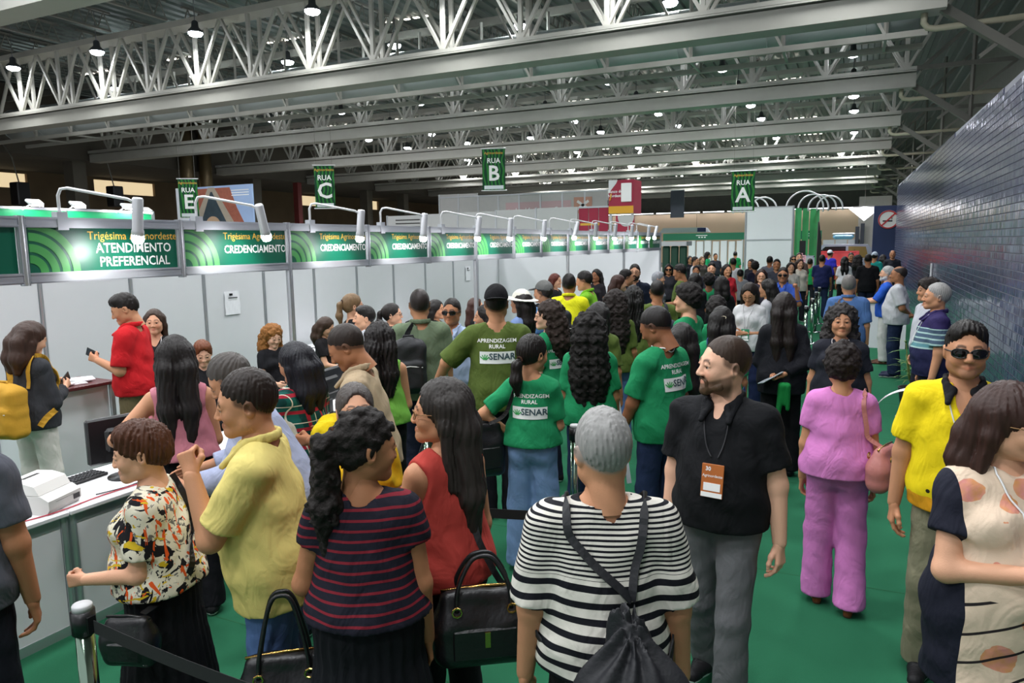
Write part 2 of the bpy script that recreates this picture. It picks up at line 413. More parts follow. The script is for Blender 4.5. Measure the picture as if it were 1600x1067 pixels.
def hand_mesh(pose, lv):
    """right hand: wrist at origin, fingers towards +z, palm faces +x, thumb towards +y"""
    key = (pose, lv)
    if key in HANDS: return HANDS[key]
    F = Field(); cur = {'relax': (22, 26, 16), 'grip': (62, 72, 40), 'flat': (8, 8, 6), 'pinch': (42, 40, 22)}[pose]
    F.cone((0,0,-.05), (0,.001,.012), .0275, .0255, k=.02, sy=.8, yax=(1,0,0))
    for y in (-.026, -.009, .009, .026):
        F.cone((.002,y*.6,.012), (.0,y,.088), .0125, .0105, k=.016)
    L = ((.026, (.032,.024,.020)), (.009, (.037,.027,.021)), (-.009, (.034,.026,.021)), (-.026, (.027,.020,.018)))
    for i, (y, sg) in enumerate(L):
        p = np.array((0, y, .088)); a = 0
        for s, c, r in zip(sg, cur, (.0088, .0080, .0072)):
            a += math.radians(c*(1+.12*i)); q = p+np.array((math.sin(a), .04*(y/.02), math.cos(a)))*s*1.18
            F.cone(p, q, r, r*.93, k=.005); p = q
    th = {'relax': ((.012,.018,.028), (.018,.045,.058), (.026,.052,.088), (.032,.050,.110)), 'grip': ((.012,.018,.028), (.024,.044,.058), (.044,.036,.082), (.056,.016,.092)),
          'flat': ((.008,.020,.028), (.010,.052,.058), (.012,.066,.086), (.014,.072,.108)), 'pinch': ((.012,.018,.028), (.026,.044,.056), (.048,.040,.086), (.058,.030,.108))}[pose]
    for a, b, r in zip(th[:-1], th[1:], (.0145, .0108, .0092)): F.cone(a, b, r, r*.86, k=.009)
    V, Q = F.mesh((.0040, .0058, .0090)[lv]); HANDS[key] = (V, Q); return HANDS[key]
SHOES = {}
def shoe_mesh(kind, color, sole):
    key = (kind, color, sole)
    if key in SHOES: return SHOES[key]
    F = Field()
    if kind == 'heel':
        F.cone((0,-.055,.075), (0,.05,.05), .034, .036, k=.03); F.cone((0,.05,.045), (0,.15,.030), .036, .026, k=.02); F.cone((0,-.065,.05), (0,-.065,-.01), .030, .026, k=.012)
        F.cone((0,-.03,.07), (0,-.02,.12), .036, .036, k=.02)
    elif kind == 'sandal':
        F.cone((0,-.07,.018), (0,.15,.018), .034, .040, k=.02, sy=.5, yax=(0,0,1)); F.cone((-.04,.06,.02), (.04,.06,.02), .02, .02, k=.02); F.cone((0,-.06,.03), (0,.10,.03), .03, .028, k=.02)
    else:
        F.cone((0,-.065,.040), (0,.05,.042), .040, .043, k=.03); F.cone((0,.05,.036), (0,.155,.030), .043, .034, k=.03); F.cone((0,-.04,.06), (0,-.03,.115), .042, .045, k=.03)
    F.post.append(lambda D, X, Y, Z: np.maximum(D, -Z+.001))
    V, Q = F.mesh(.011); zc = V[Q].mean(1)[:, 2]
    me = mesh_np('shoe', V, Q, [cloth(color, .55, .1), mat('sole_'+sole, sole, rough=.7)], True, (zc < .022).astype(int))
    SHOES[key] = me; return me
def eye_mesh():
    if 'eye' in SHOES: return SHOES['eye']
    V = []; F = []; n, k = 14, 10; r = .0118
    for i in range(k+1):
        a = math.pi*i/k
        for j in range(n): V.append((r*math.sin(a)*math.cos(2*math.pi*j/n), r*math.cos(a), r*math.sin(a)*math.sin(2*math.pi*j/n)))
    F = [(i*n+j, i*n+(j+1) % n, (i+1)*n+(j+1) % n, (i+1)*n+j) for i in range(k) for j in range(n)]
    me = mesh_np('eye', V, F, [EYEM]); a = me.color_attributes.new('Col', 'FLOAT_COLOR', 'POINT')
    col = [((.02,.012,.008,1) if v[1] > .92*r else (.06,.03,.015,1) if v[1] > .80*r else (.62,.58,.55,1)) for v in V]
    a.data.foreach_set('color', np.array(col, np.float32).ravel()); SHOES['eye'] = me; return me
ARMS = {'down': ((.17,.0,-1), (.06,.20,-1), 'relax'), 'down2': ((.22,-.06,-1), (.10,.10,-1), 'relax'), 'back': ((.14,-.22,-1), (.05,.05,-1), 'relax'), 'fwd': ((.14,.25,-1), (.04,.45,-1), 'relax'),
        'phone': ((.14,.12,-1), (-.38,.85,.32), 'pinch'), 'hold': ((.16,.10,-1), (-.25,.95,-.10), 'grip'), 'hip': ((.80,-.30,-.75), (-.72,.30,-.62), 'flat'), 'behind': ((.20,-.34,-1), (-.78,-.30,-.42), 'grip'),
        'mouth': ((.10,.50,-.80), (-.30,.30,.95), 'grip'), 'front': ((.18,.16,-1), (-.85,.55,.02), 'flat'), 'bag': ((.30,.02,-1), (-.05,.80,-.55), 'grip'), 'ear': ((.35,.35,-.75), (-.10,.28,1), 'grip'),
        'reach': ((.15,.55,-.80), (-.05,.95,-.15), 'relax'), 'desk': ((.16,.30,-.95), (-.25,.95,-.18), 'relax'), 'clasp': ((.14,.14,-1), (-.62,.62,-.35), 'grip'), 'out': ((.70,.15,-.70), (.30,.45,-.60), 'relax')}
NP = [0]
def person(label, px, py, H, face, sex='m', g=1.0, skin=2, hair=('short', '17120f'), top=('cccccc',), bottom=('trousers', '222230'), arms=('down', 'down'), head=(0, 0), lean=0.0, legs=(0, 0),
           sit=False, lv=None, shoes=('shoe', '1c1c1e', 'e8e8e8'), beard=None, glasses=None, face_on=True, hat=None, group=None, twist=0.0, yoff=0.0, lips=None, z0=0.0):
    NP[0] += 1; seed = NP[0]*1.37; f = sex == 'f'; s = H/1.72; th = math.radians(lean)
    dz = -.42 if sit else 0.0
    gx = g; gy = 1+(g-1)*1.25
    P0 = np.array((0, 0, .93+dz))
    def T(p):
        p = np.asarray(p, float); q = p+np.array((0, 0, dz))-P0; c, sn = math.cos(th), math.sin(th)
        return (P0+np.array((q[0], q[1]*c+q[2]*sn, -q[1]*sn+q[2]*c)))*s
    TR = rotx(-th); YA = TR @ np.array((0, 1, 0)); UP = TR @ np.array((0, 0, 1))
    sw = (.142 if f else .166)*(1+(g-1)*.45); hs = (.45+.55*s)*1.07      # heads vary less than heights
    # ---- skeleton
    hp = T((0, -.004, 1.53)); RH = rotz(math.radians(head[0])) @ rotx(-math.radians(head[1]))
    Hd = lambda p: hp+RH @ (np.asarray(p, float)*hs)
    top_pt = Hd((0, -.01, .192))
    r = ray(px, py); Xc = at_z(px, py, top_pt[2]+z0)
    yaw = math.radians(face)-math.atan2(Xc[0], Xc[1])
    Rz = rotz(yaw); base = Xc-Rz @ np.array((top_pt[0], top_pt[1], 0)); base[2] = z0
    dist = math.hypot(base[0], base[1])
    if lv is None: lv = 0 if dist < 5.2 else 1 if dist < 9.5 else 2
    root = empty('person', base, yaw, label, 'person', group)
    vb = (.0095, .0125, .017)[lv]
    sh = {}; el = {}; wr = {}
    Lu, Lf = .285*s, .25*s
    for i, sg in ((0, -1), (1, 1)):
        u, fo, hpz = ARMS[arms[i]] if isinstance(arms[i], str) else arms[i]
        sh[sg] = T((sg*sw, -.012, 1.368)); u = _n((u[0]*sg, u[1], u[2])); fo = _n((fo[0]*sg, fo[1], fo[2]))
        el[sg] = sh[sg]+u*Lu; wr[sg] = el[sg]+fo*Lf
        sh[sg, 'f'] = fo; sh[sg, 'p'] = hpz; sh[sg, 'u'] = u
    hipx = .080*(1+(g-1)*.5); hip = {}; kn = {}; an = {}
    for i, sg in ((0, -1), (1, 1)):
        hip[sg] = np.array((sg*hipx, 0, .90+dz))*s; oy = legs[i]
        if sit: kn[sg] = np.array((sg*.11, .42, .50))*s; an[sg] = np.array((sg*.11, .40, .09))*s
        else: kn[sg] = np.array((sg*.098, .02+oy*.55+(.05 if oy < -.05 else 0), .49))*s; an[sg] = np.array((sg*.10, -.02+oy, .085+(.05 if oy < -.12 else 0)))*s
    # ---- body prims (infl = how far the cloth stands off)
    am = .86 if f else 1.0; am *= (1+(g-1)*.6)
    def torso(F, i=0.0, k=.05, full=True):
        wx, wy = ((.126, .090) if f else (.148, .104))
        F.ell(T((0,-.006,.95)), np.array(((.160 if f else .150)*gx+i, .112*gy+i, .125))*s, TR, k)
        F.ell(T((0,.0,1.10)), np.array((wx*gx+i, wy*gy+i, .17))*s, TR, k)
        F.ell(T((0,-.004,1.26)), np.array(((.138 if f else .158)*gx+i, (.100 if f else .110)*gy+i, .185))*s, TR, k)
        F.cone(T((-sw*.75,-.018,1.362)), T((sw*.75,-.018,1.362)), (.056+i)*s, (.056+i)*s, k)
        for sg in (-1, 1):
            F.cone(T((sg*.02,-.022,1.432)), T((sg*sw*.85,-.016,1.382)), (.038+i*.7)*s, (.034+i)*s, k)
            if f: F.ell(T((sg*.072*gx,.075*gy,1.262)), np.array((.066*gx+i, .058*gx+i*.8, .062*gx+i))*s, None, .04)
        if g > 1.08: F.ell(T((0,.035+.20*(g-1),1.07)), np.array((.135*gx+i, .115*gy+i*.6, .15))*s, None, .06)
    def arm(F, sg, i=0.0, upto=2.0, k=.03, cut=True, loose=0.0):
        a = (.053+i)*am*s; b = (.043+i+loose)*am*s
        def cp(c, n): return (c, n) if cut else None
        u = sh[sg, 'u']; fo = sh[sg, 'f']
        if upto <= 1.0:
            e = sh[sg]+u*Lu*upto
            F.cone(sh[sg], e+u*.08*s, a*1.02, b+(a-b)*(1-upto)*.5, k, cut=(e, u) if cut else None)
        else:
            F.cone(sh[sg], el[sg], a*1.08, b, k)
            t = upto-1; e = el[sg]+fo*Lf*t
            F.cone(el[sg], e+fo*(.06*s if cut else 0), b, ((.043+(.029-.043)*t)*am+i+loose)*s, .025, cut=(e, fo) if cut else None)
    def leg(F, sg, i=0.0, k=.035, ankle=None, g2=1.0):
        a = (.082*(1+(g-1)*.7)+i)*s; b = (.057*(1+(g-1)*.5)+i)*s; c = (.040+i)*s if ankle is None else ankle*s
        F.cone(hip[sg], kn[sg], a, b if ankle is None else max(b, ankle*.92*s), k)
        F.cone(kn[sg], an[sg]+np.array((0,0,-.04))*s, b if ankle is None else max(b, ankle*.92*s), c, k)
        if ankle is None: F.ell(kn[sg]*.68+an[sg]*.32+np.array((0,-.018,0)), np.array((.048, .050, .10))*s, None, .03)
        F.ell(np.array((sg*.070, -.045, .90+dz))*s, np.array((.080*gx+i, .070*gy+i, .095))*s, None, .04)
    B = Field(); torso(B); B.cone(T((0,-.026,1.40)), hp+RH@np.array((0,-.008,.02)), .056*s*am, (.046 if f else .053)*hs, .035)
    for sg in (-1, 1): arm(B, sg, cut=False); leg(B, sg)
    V, Fq = B.mesh(vb)
    sk = np.array(SKINS[skin] if isinstance(skin, int) else lin(skin)); hc = np.array(lin(hair[1]))
    C = np.tile(np.append(sk, 1), (len(V), 1)); Vs = [V]; Fs_ = [Fq]; Cs = [C]
    # head
    hv, hf, mk = head_mesh(f, lv); hv2 = hv*hs @ RH.T+hp
    hcC = np.tile(sk, (len(hv), 1)); ax = np.abs(hv[:, 0])
    hcC *= (1+.06*np.sin(hv[:, 0]*90+hv[:, 2]*70))[:, None]
    warm = np.clip(1-np.sqrt(((ax-.038)/.03)**2+((hv[:, 2]-.035)/.03)**2), 0, 1)*(hv[:, 1] > .03); hcC *= (1+warm[:, None]*np.array((.10, -.06, -.08)))
    lipc = np.array(lin(lips)) if lips else sk*np.array((.82, .52, .52))
    def bl(m, c, a=1.0):
        nonlocal hcC
        hcC = hcC*(1-(m*a)[:, None])+np.asarray(c)*(m*a)[:, None]
    if hair[0] in ('buzz', 'short', 'balding', 'fade'): bl(mk['scalp'], hc, .25 if hair[0] == 'balding' else .75)
    if beard: bl(mk['beard'], lin(beard[0]), beard[1])
    bl(mk['lips'], lipc, .7); bl(mk['brow'], hc*.6 if hair[1] not in ('9a9a98',) else (.2, .2, .2), .8)
    bl(mk['eye'], (.03, .02, .015), .85 if lv == 2 else .35)
    Vs.append(hv2); Fs_.append(hf+len(V)); Cs.append(np.column_stack([hcC, np.ones(len(hcC))])); n0 = len(V)+len(hv)
    # hands
    hand = {}
    for sg in (-1, 1):
        zf = sh[sg, 'f']; inw = np.array((-sg*1.0, -.25, 0)); inw = inw-zf*(inw@zf)
        if np.linalg.norm(inw) < .35: inw = np.array((0, -1, -.2)); inw = inw-zf*(inw@zf)
        inw = _n(inw); thb = np.cross(zf, inw)*(1 if sg == 1 else -1)
        hvv, hff = hand_mesh(sh[sg, 'p'], lv); R = np.column_stack([inw, thb, zf]); sc = s*(.90 if f else 1.0)
        hw = hvv*sc @ R.T+wr[sg]; hand[sg] = (R, sc)
        Vs.append(hw); q = hff+n0; Fs_.append(q if sg == 1 else q[:, ::-1]); Cs.append(np.tile(np.append(sk*np.array((1, .96, .95)), 1), (len(hw), 1))); n0 += len(hw)
    me = mesh_np('body', np.concatenate(Vs), np.concatenate(Fs_), [SKIN]); at = me.color_attributes.new('Col', 'FLOAT_COLOR', 'POINT')
    at.data.foreach_set('color', np.clip(np.concatenate(Cs), 0, 1).astype(np.float32).ravel())
    obj('body', me, root)
    if face_on and lv < 2:
        for sg in (-1, 1):
            e = obj('eye', eye_mesh(), root); Mx = Matrix([list(RH[i]*hs)+[0] for i in range(3)]+[[0,0,0,1]]); Mx.translation = Vector(Hd((sg*.031, .0848, .0715))); e.matrix_local = Mx
    # ---- top:  (colour or material, sleeve 0..2, hem z, neck, extra infl)
    top = tuple(top)+(None,)*6
    tm = cloth(top[0]) if isinstance(top[0], str) else top[0]; slv = .62 if top[1] is None else top[1]; hem = .86 if top[2] is None else top[2]; neck = top[3] or 'crew'; ti = .012 if top[4] is None else top[4]
    F = Field(); torso(F, ti, .06)
    hr = (.180 if f else .174)
    F.cone(T((0,0,1.15)), T((0,-.008,.97)), ((.146 if f else .160)*gx+ti)*s, (hr*gx+ti)*s, .06, sy=.80*gy/gx, yax=YA)
    F.cone(T((0,-.008,.97)), T((0,-.008,hem-.12)), (hr*gx+ti)*s, (hr*gx+ti*1.3)*s, .06, sy=.80*gy/gx, yax=YA)
    if slv > 0:
        for sg in (-1, 1): arm(F, sg, ti+(.006 if slv < 1.3 else .002), slv, .028, loose=.012)
    else:
        for sg in (-1, 1): F.ell(sh[sg]+np.array((sg*.035, 0, -.03))*s, np.array((.055, .10, .11))*s, None, .015, sub=True)
    nk = .062 if not f else .056
    deep = {'crew': .0, 'scoop': .05, 'v': .09, 'collar': .03, 'open': .10}[neck]
    F.cone(T((0,-.028,1.42)), T((0,.0,1.62)), nk*s*1.14, nk*s*1.5, .012, sub=True)
    F.cone(T((0,.02,1.48)), T((0,.085+deep*.2,(1.447 if neck == 'crew' else 1.428)-deep)), (.048+.02*(neck == 'scoop'))*s, (.030 if neck in ('crew', 'scoop') else .012)*s, .012, sub=True)
    hemc = T((0, 0, hem)); 
    def cutf(D, X, Y, Z): return np.maximum(D, -((X-hemc[0])*UP[0]+(Y-hemc[1])*UP[1]+(Z-hemc[2])*UP[2]))
    amp = (.0035 if lv == 0 else .003)
    def wrk(D, X, Y, Z): return D+amp*np.sin(X*34+3*np.sin(Z*11+seed)+seed)*np.sin(Z*17+2.2*np.sin(X*9+Y*7+seed))+amp*.8*np.sin(Z*42+X*25*math.cos(seed)+2*np.sin(Y*18+seed))
    F.post += [wrk, cutf]
    V, Q = F.mesh(vb*.92); shirt = obj('shirt', mesh_np('shirt', V, Q, [tm]), root); TF = F
    if neck in ('collar', 'open'):
        c = Field(); n = 12; pts = []
        for i in range(n+1):
            a = math.radians(-150+300*i/n)-math.pi/2; fr = math.sin(a)
            pts.append(T((math.cos(a)*(nk+.013), -.026+fr*(nk+.012)+(.026 if fr > 0 else 0), 1.478-.046*max(0, fr)-.05*deep)))
        for a, b in zip(pts[:-1], pts[1:]): c.cone(a, b, .011*s, .011*s, .008); c.cone(a-UP*.016*s, b-UP*.016*s, .010*s, .010*s, .012)
        for sg in (-1, 1):
            e0 = T((sg*.040, .068, 1.425)); e1 = T((sg*.060, .118, 1.378)); c.cone(e0, e1, .013*s, .009*s, .016); c.cone(T((sg*.074, .020, 1.452)), e1, .013*s, .009*s, .016)
        V, Q = c.mesh(max(.006, vb*.6)); obj('collar', mesh_np('collar', V, Q, [top[5] if top[5] is not None else tm]), root)
    # ---- bottom
    kind, bc = bottom[0], bottom[1]; bm = cloth(bc, bump=.3) if isinstance(bc, str) else bc
    F = Field()
    if kind == 'skirt':
        F.ell(np.array((0,-.006,.95+dz))*s, np.array((.172*gx, .124*gy, .12))*s, None, .04)
        for sg in (-1, 1): F.ell(np.array((sg*.070, -.045, .90))*s, np.array((.085*gx, .078*gy, .10))*s, None, .04)
        F.cone(np.array((0,0,1.0+dz))*s, np.array((0,0,.42))*s, .155*gx*s, .235*gx*s, .05, sy=.8)
        nf = 26; F.post.append(lambda D, X, Y, Z: np.maximum(np.maximum(D+.005*np.sin(np.arctan2(Y, X)*nf), .40*s-Z), Z-1.02*s))
    else:
        aw = bottom[2] if len(bottom) > 2 else .072
        F.ell(np.array((0,-.006,.95+dz))*s, np.array(((.162 if f else .152)*gx+.010, .114*gy+.010, .125))*s, None, .04)
        for sg in (-1, 1): leg(F, sg, .012, .03, aw)
        zt = (1.03+dz)*s
        F.post.append(lambda D, X, Y, Z: np.maximum(np.maximum(D+.003*np.sin(Z*40+X*30+seed)*np.sin(Y*22+Z*13), .055*s-Z), Z-zt))
    V, Q = F.mesh(vb*1.15); obj('skirt' if kind == 'skirt' else 'trousers', mesh_np(kind, V, Q, [bm]), root)
    for sg in (-1, 1):
        o = obj('shoe', shoe_mesh(*shoes), root); o.location = (an[sg][0], an[sg][1]+.02, an[sg][2]-.085*s); o.rotation_euler = (0, 0, -sg*.12); o.scale = (s, s, s)
    # ---- hair
    st = hair[0]; hm = hairmat(hair[1], 'curl' in st or 'afro' in st)
    if st != 'bald':
        F = Field(); e = {'buzz': .004, 'fade': .006, 'balding': .004, 'short': .012, 'quiff': .014, 'crop': .014, 'curlshort': .032}.get(st, .014)
        hl = hair[2] if len(hair) > 2 else .30
        def E(c, r, k=.02, sub=False): F.ell(Hd(c), np.array(r)*hs, RH, k, sub)
        def Cn(a, b, ra, rb, k=.02): F.cone(a, b, ra*hs, rb*hs, k)
        yh = RH @ np.array((0, 1, 0)); yh[2] = 0; yh = _n(yh); xh = np.array((yh[1], -yh[0], 0))
        def Gv(p, dwn):                     # a point of the head, then straight down
            return Hd(p)+np.array((0, 0, -dwn))*hs
        E((0,-.014,.100), (.0775+e*.22, .100+e*.40, .094+e*.85)) if st in ('short', 'fade', 'buzz', 'balding', 'quiff') else E((0,-.012,.096), (.0755+e*.8, .099+e*.9, .096+e))
        slope, off = .78, .062
        if st in ('quiff', 'crop', 'curlshort'): E((0,.025,.150), (.064+e*.5, .060+e*.5, .045+e*.6))
        if st == 'crop': slope, off = .70, .040; E((0,-.060,.060), (.072, .055, .070))
        if st in ('curlshort',): off = .045
        longs = st in ('long', 'curllong', 'wavy', 'bob', 'pony', 'bun', 'curlpony', 'low')
        if longs: slope, off = .95, .015
        if st in ('pony', 'bun', 'curlpony', 'low'): slope, off = .85, .040
        if st == 'balding': off = .075; E((0,.03,.20), (.062,.10,.05), .02, True)
        pc = Hd((0, 0, off)); pn = RH @ _n((0, slope, -1))
        def hcut(D, X, Y, Z):
            q = (X-pc[0])*pn[0]+(Y-pc[1])*pn[1]+(Z-pc[2])*pn[2]; kk = .014; h_ = np.clip(.5-.5*(D-q)/kk, 0, 1); return D+(q-D)*h_+kk*h_*(1-h_)
        pre = list(F.p)
        if longs and st in ('long', 'wavy', 'curllong', 'bob'):
            # scalp cap is cut by the hairline; hanging hair joins it
            D0 = Field(); D0.p = pre; D0.post = [hcut]
            F.p = []; lo = np.min([p[1] for p in pre], 0); hi = np.max([p[2] for p in pre], 0)
            F._add(lambda X, Y, Z: Field._mix_all(D0, X, Y, Z), lo, hi, .02, 0)
            wd = {'long': .050, 'wavy': .056, 'curllong': .075, 'bob': .056}[st]; ln = hl
            for sg in (-1, 1):
                Cn(Hd((sg*.050,-.055,.10)), Gv((sg*.048,-.090,.03), .02), wd, wd, .03)
                Cn(Gv((sg*.048,-.090,.03), .02), Gv((sg*.055,-.100,.0), ln*.55), wd, wd*1.05, .03)
                Cn(Gv((sg*.055,-.100,.0), ln*.55), Gv((sg*.045,-.105,.0), ln), wd*1.05, wd*.62, .03)
                Cn(Hd((sg*.070,-.005,.11)), Gv((sg*.084,-.018,.05), .02), .026, .024, .025)
                Cn(Gv((sg*.084,-.018,.05), .02), Gv((sg*.092,-.035,.0), min(ln*.62, .20)), .026, .020, .025)
            if st == 'curllong':
                F.ell(Gv((0,-.075,.0), ln*.45), np.array((.135, .085, ln*.62))*hs, None, .05); E((0,-.03,.11), (.105, .115, .105))
        else:
            F.post.append(hcut)
        E((0,.128,.032), (.072,.088,.118 if st in ('curlshort', 'curllong') else .136 if st == 'crop' else .150), .012, True)
        if longs and st not in ('pony', 'bun', 'curlpony', 'low'):
            for sg in (-1, 1): E((sg*.035,.105,.02), (.045,.06,.10), .012, True)
        cf = 'curl' in st
        a1 = {'curlshort': .010, 'curllong': .013, 'curlpony': .011, 'wavy': .006, 'crop': .0045, 'quiff': .003}.get(st, .0022)
        if st == 'buzz' or st == 'fade' or st == 'balding': a1 = .0006
        def hn(D, X, Y, Z):
            if cf: return D+a1*vnoise(X, Y, Z, 95, seed)+a1*.5*vnoise(X, Y, Z, 210, seed+1)
            an_ = np.arctan2(Y-hp[1]+.02, X-hp[0])
            return D+a1*np.sin(an_*30+2.5*np.sin(Z*22+seed))+a1*.7*np.sin(an_*53+3*np.sin(Z*13+seed*2))
        F.post.insert(0, hn)
        V, Q = F.mesh(max(.0058, vb*(.62 if lv == 0 else .75))); ho = obj('hair', mesh_np('hair', V, Q, [hm]), root)
        if st in ('pony', 'curlpony', 'bun', 'low'):
            P = Field(); b0 = Hd((0,-.105,.115 if st != 'low' else .03)); ln = hl; wd = .030 if st == 'pony' else .034 if st == 'low' else .046
            if st == 'bun': P.ell(Hd((0,-.118,.11)), np.array((.045,.038,.042))*hs, None, .02)
            else:
                b1 = b0-yh*.035*hs+np.array((0,0,-.03)); b2 = b1-yh*.01+np.array((0,0,-ln*.5)); b3 = b1+yh*.005+np.array((0,0,-ln))
                for a, b, ra, rb in ((b0, b1, .020, wd*.9), (b1, b2, wd*.9, wd*1.15), (b2, b3, wd*1.15, wd*.35)): P.cone(a, b, ra*hs, rb*hs, .025)
            P.post.append(hn); V, Q = P.mesh(max(.0058, vb*.62)); obj('ponytail' if st != 'bun' else 'bun', mesh_np('tail', V, Q, [hm]), ho)
            t = MB(); cc = b0-yh*.01*hs; t.tube([cc+0.024*hs*(xh*math.cos(a)+np.array((0,0,1))*math.sin(a)) for a in np.linspace(0, 2*math.pi, 13)], .007, 6, cap=False); t.build('hair_tie', cloth('3a2418'), ho, True)
    if beard and len(beard) > 2:            # full beard as a body of hair
        F = Field()
        for sg in (-1, 1):
            F.cone(Hd((sg*.062,.008,.025)), Hd((sg*.045,.045,-.012)), .012, .018, .02); F.cone(Hd((sg*.045,.045,-.012)), Hd((0,.085,-.030)), .018, .022, .02)
            F.cone(Hd((0,.103,.024)), Hd((sg*.026,.092,.010)), .0055, .006, .008); F.cone(Hd((sg*.026,.092,.010)), Hd((sg*.020,.085,-.015)), .007, .012, .01)
        F.post.append(lambda D, X, Y, Z: D+.0015*vnoise(X, Y, Z, 260, seed))
        V, Q = F.mesh(.005); obj('beard', mesh_np('beard', V, Q, [hairmat(beard[2])]), root)
    # ---- spectacles
    if glasses:
        m = MB(); dark = glasses == 'dark'
        for sg in (-1, 1):
            rw, rh = (.031, .0195) if dark else (.024, .0175)
            ring = [Hd((sg*.035+rw*math.cos(a)*(1 if not dark else abs(math.cos(a))**-.0), .106-.014*abs(math.cos(a))*(1 if math.cos(a)*sg > 0 else 0), .070+rh*math.copysign(abs(math.sin(a))**(.7 if dark else 1), math.sin(a)))) for a in np.linspace(0, 2*math.pi, 17)]
            m.cur = 0; m.tube(ring, .0022 if not dark else .0036, 5, cap=False)
            m.tube([Hd((sg*.056, .096, .074)), Hd((sg*.078, .05, .076)), Hd((sg*.082, -.008, .074)), Hd((sg*.080, -.022, .060))], .0020 if not dark else .0034, 5)
            if dark:
                m.cur = 1; c = Hd((sg*.035, .1085, .070)); k = len(m.v); m.add([c]+ring[:-1], [(0, 1+i, 1+(i+1) % 16) for i in range(16)]); m.cur = 0
        m.tube([Hd((-.010, .107, .073)), Hd((0, .110, .076)), Hd((.010, .107, .073))], .002, 5)
        m.build('glasses', [mat('frame_dark', '151515', rough=.3) if glasses in ('dark', 'black') else mat('frame_metal', '8a6a48', rough=.3, metal=.7), mat('lens_dark', '0a0a0a', rough=.06)], root, True)
    # ---- hats
    if hat:
        F = Field(); hc_ = hat[1]
        F.ell(Hd((0,-.010,.108)), np.array((.086,.108,.104))*hs, RH, .01); pc2 = Hd((0, 0, .105)); pn2 = RH @ _n((0, .12, -1))
        F.post.append(lambda D, X, Y, Z: np.maximum(D, (X-pc2[0])*pn2[0]+(Y-pc2[1])*pn2[1]+(Z-pc2[2])*pn2[2]))
        V, Q = F.mesh(max(.006, vb*.6)); hh = obj('hat' if hat[0] == 'sun' else 'cap', mesh_np('hat', V, Q, [cloth(hc_)]), root)
        b = Field()
        if hat[0] == 'sun': b.ell(Hd((0,-.005,.104)), np.array((.165,.185,.015))*hs, RH @ rotx(.10), .01); b.ell(Hd((0,-.01,.125)), np.array((.08,.10,.05))*hs, RH, .01)
        else: b.ell(Hd((0,.115*(-1 if hat[0] == 'capback' else 1),.108)), np.array((.070,.075,.012))*hs, RH @ rotx(-.18), .01)
        V, Q = b.mesh(.005); obj('brim', mesh_np('brim', V, Q, [cloth(hat[2] if len(hat) > 2 else hc_)]), hh)
    J = dict(root=root, base=base, yaw=yaw, s=s, sh=sh, el=el, wr=wr, hand=hand, top=TF, hp=hp, Hd=Hd, T=T, RH=RH, hip=hip, kn=kn, an=an, lv=lv, g=g, hem=hem)
    J['W'] = Matrix.Translation(Vector(base)) @ Matrix.Rotation(yaw, 4, 'Z'); J['w'] = lambda p: J['W'] @ Vector(p)
    return J
def _mix_all(D0, X, Y, Z):
    D = 1.0
    for fn, lo, hi, k, mode in D0.p: D = Field._mix(D, fn(X, Y, Z), k, mode)
    for f in D0.post: D = f(D, X, Y, Z)
    return D
Field._mix_all = staticmethod(_mix_all)
def trace(field, O, Dv, n=40, off=.002):
    """walk points along one direction onto the cloth"""
    P = np.array(O, float); Dv = np.asarray(Dv, float)
    for _ in range(n): P = P+Dv*np.clip(field.d(P), -.02, .1)[..., None]*.8
    return P-Dv*off
def hug(J, pts, off=.006, n=12):
    """push points out to the surface of the person's top"""
    P = np.array(pts, float); F = J['top']; e = .004
    for _ in range(n):
        d = F.d(P); g = np.stack([F.d(P+np.eye(3)[i]*e)-F.d(P-np.eye(3)[i]*e) for i in range(3)], -1)
        g /= np.maximum(np.linalg.norm(g, axis=-1, keepdims=True), 1e-6); P = P+g*np.clip(off-d, -.03, .03)[..., None]
    return P
def spline(pts, n=24):
    pts = np.array(pts, float); k = len(pts); out = []
    for i in range(k-1):
        p0, p1, p2, p3 = pts[max(i-1, 0)], pts[i], pts[i+1], pts[min(i+2, k-1)]
        for t in np.linspace(0, 1, max(2, n//(k-1)), endpoint=False):
            out.append(.5*((2*p1)+(-p0+p2)*t+(2*p0-5*p1+4*p2-p3)*t*t+(-p0+3*p1-3*p2+p3)*t**3))
    return np.array(out+[pts[-1]])
# ================================================================ the hall
ZT = 6.5; TY = [8.7+7.85*k for k in range(9)]          # underside and row of the roof trusses
XW, XL = 1.55, -34.5
steel = mat('painted_steel', '9c9b93', rough=.5, spec=.4, vary=.12, vscale=2, bump=.05)
steel_d = mat('dull_steel', '6a6962', rough=.6, vary=.2, vscale=3)
roofm = mat('roof_sheet', '5d6663', rough=.45, metal=.5, vary=.15, vscale=1.5)
ductm = mat('duct_sheet', 'b4bcbc', rough=.5, metal=.15, vary=.06, vscale=2)
darkm = mat('dark_grille', '2a2826', rough=.7)
concrete = mat('brown_concrete', '6b5a45', rough=.9, vary=.25, vscale=.8, bump=.2, bscale=8)
concrete_d = mat('grey_concrete', '5a554c', rough=.9, vary=.25, vscale=.8)
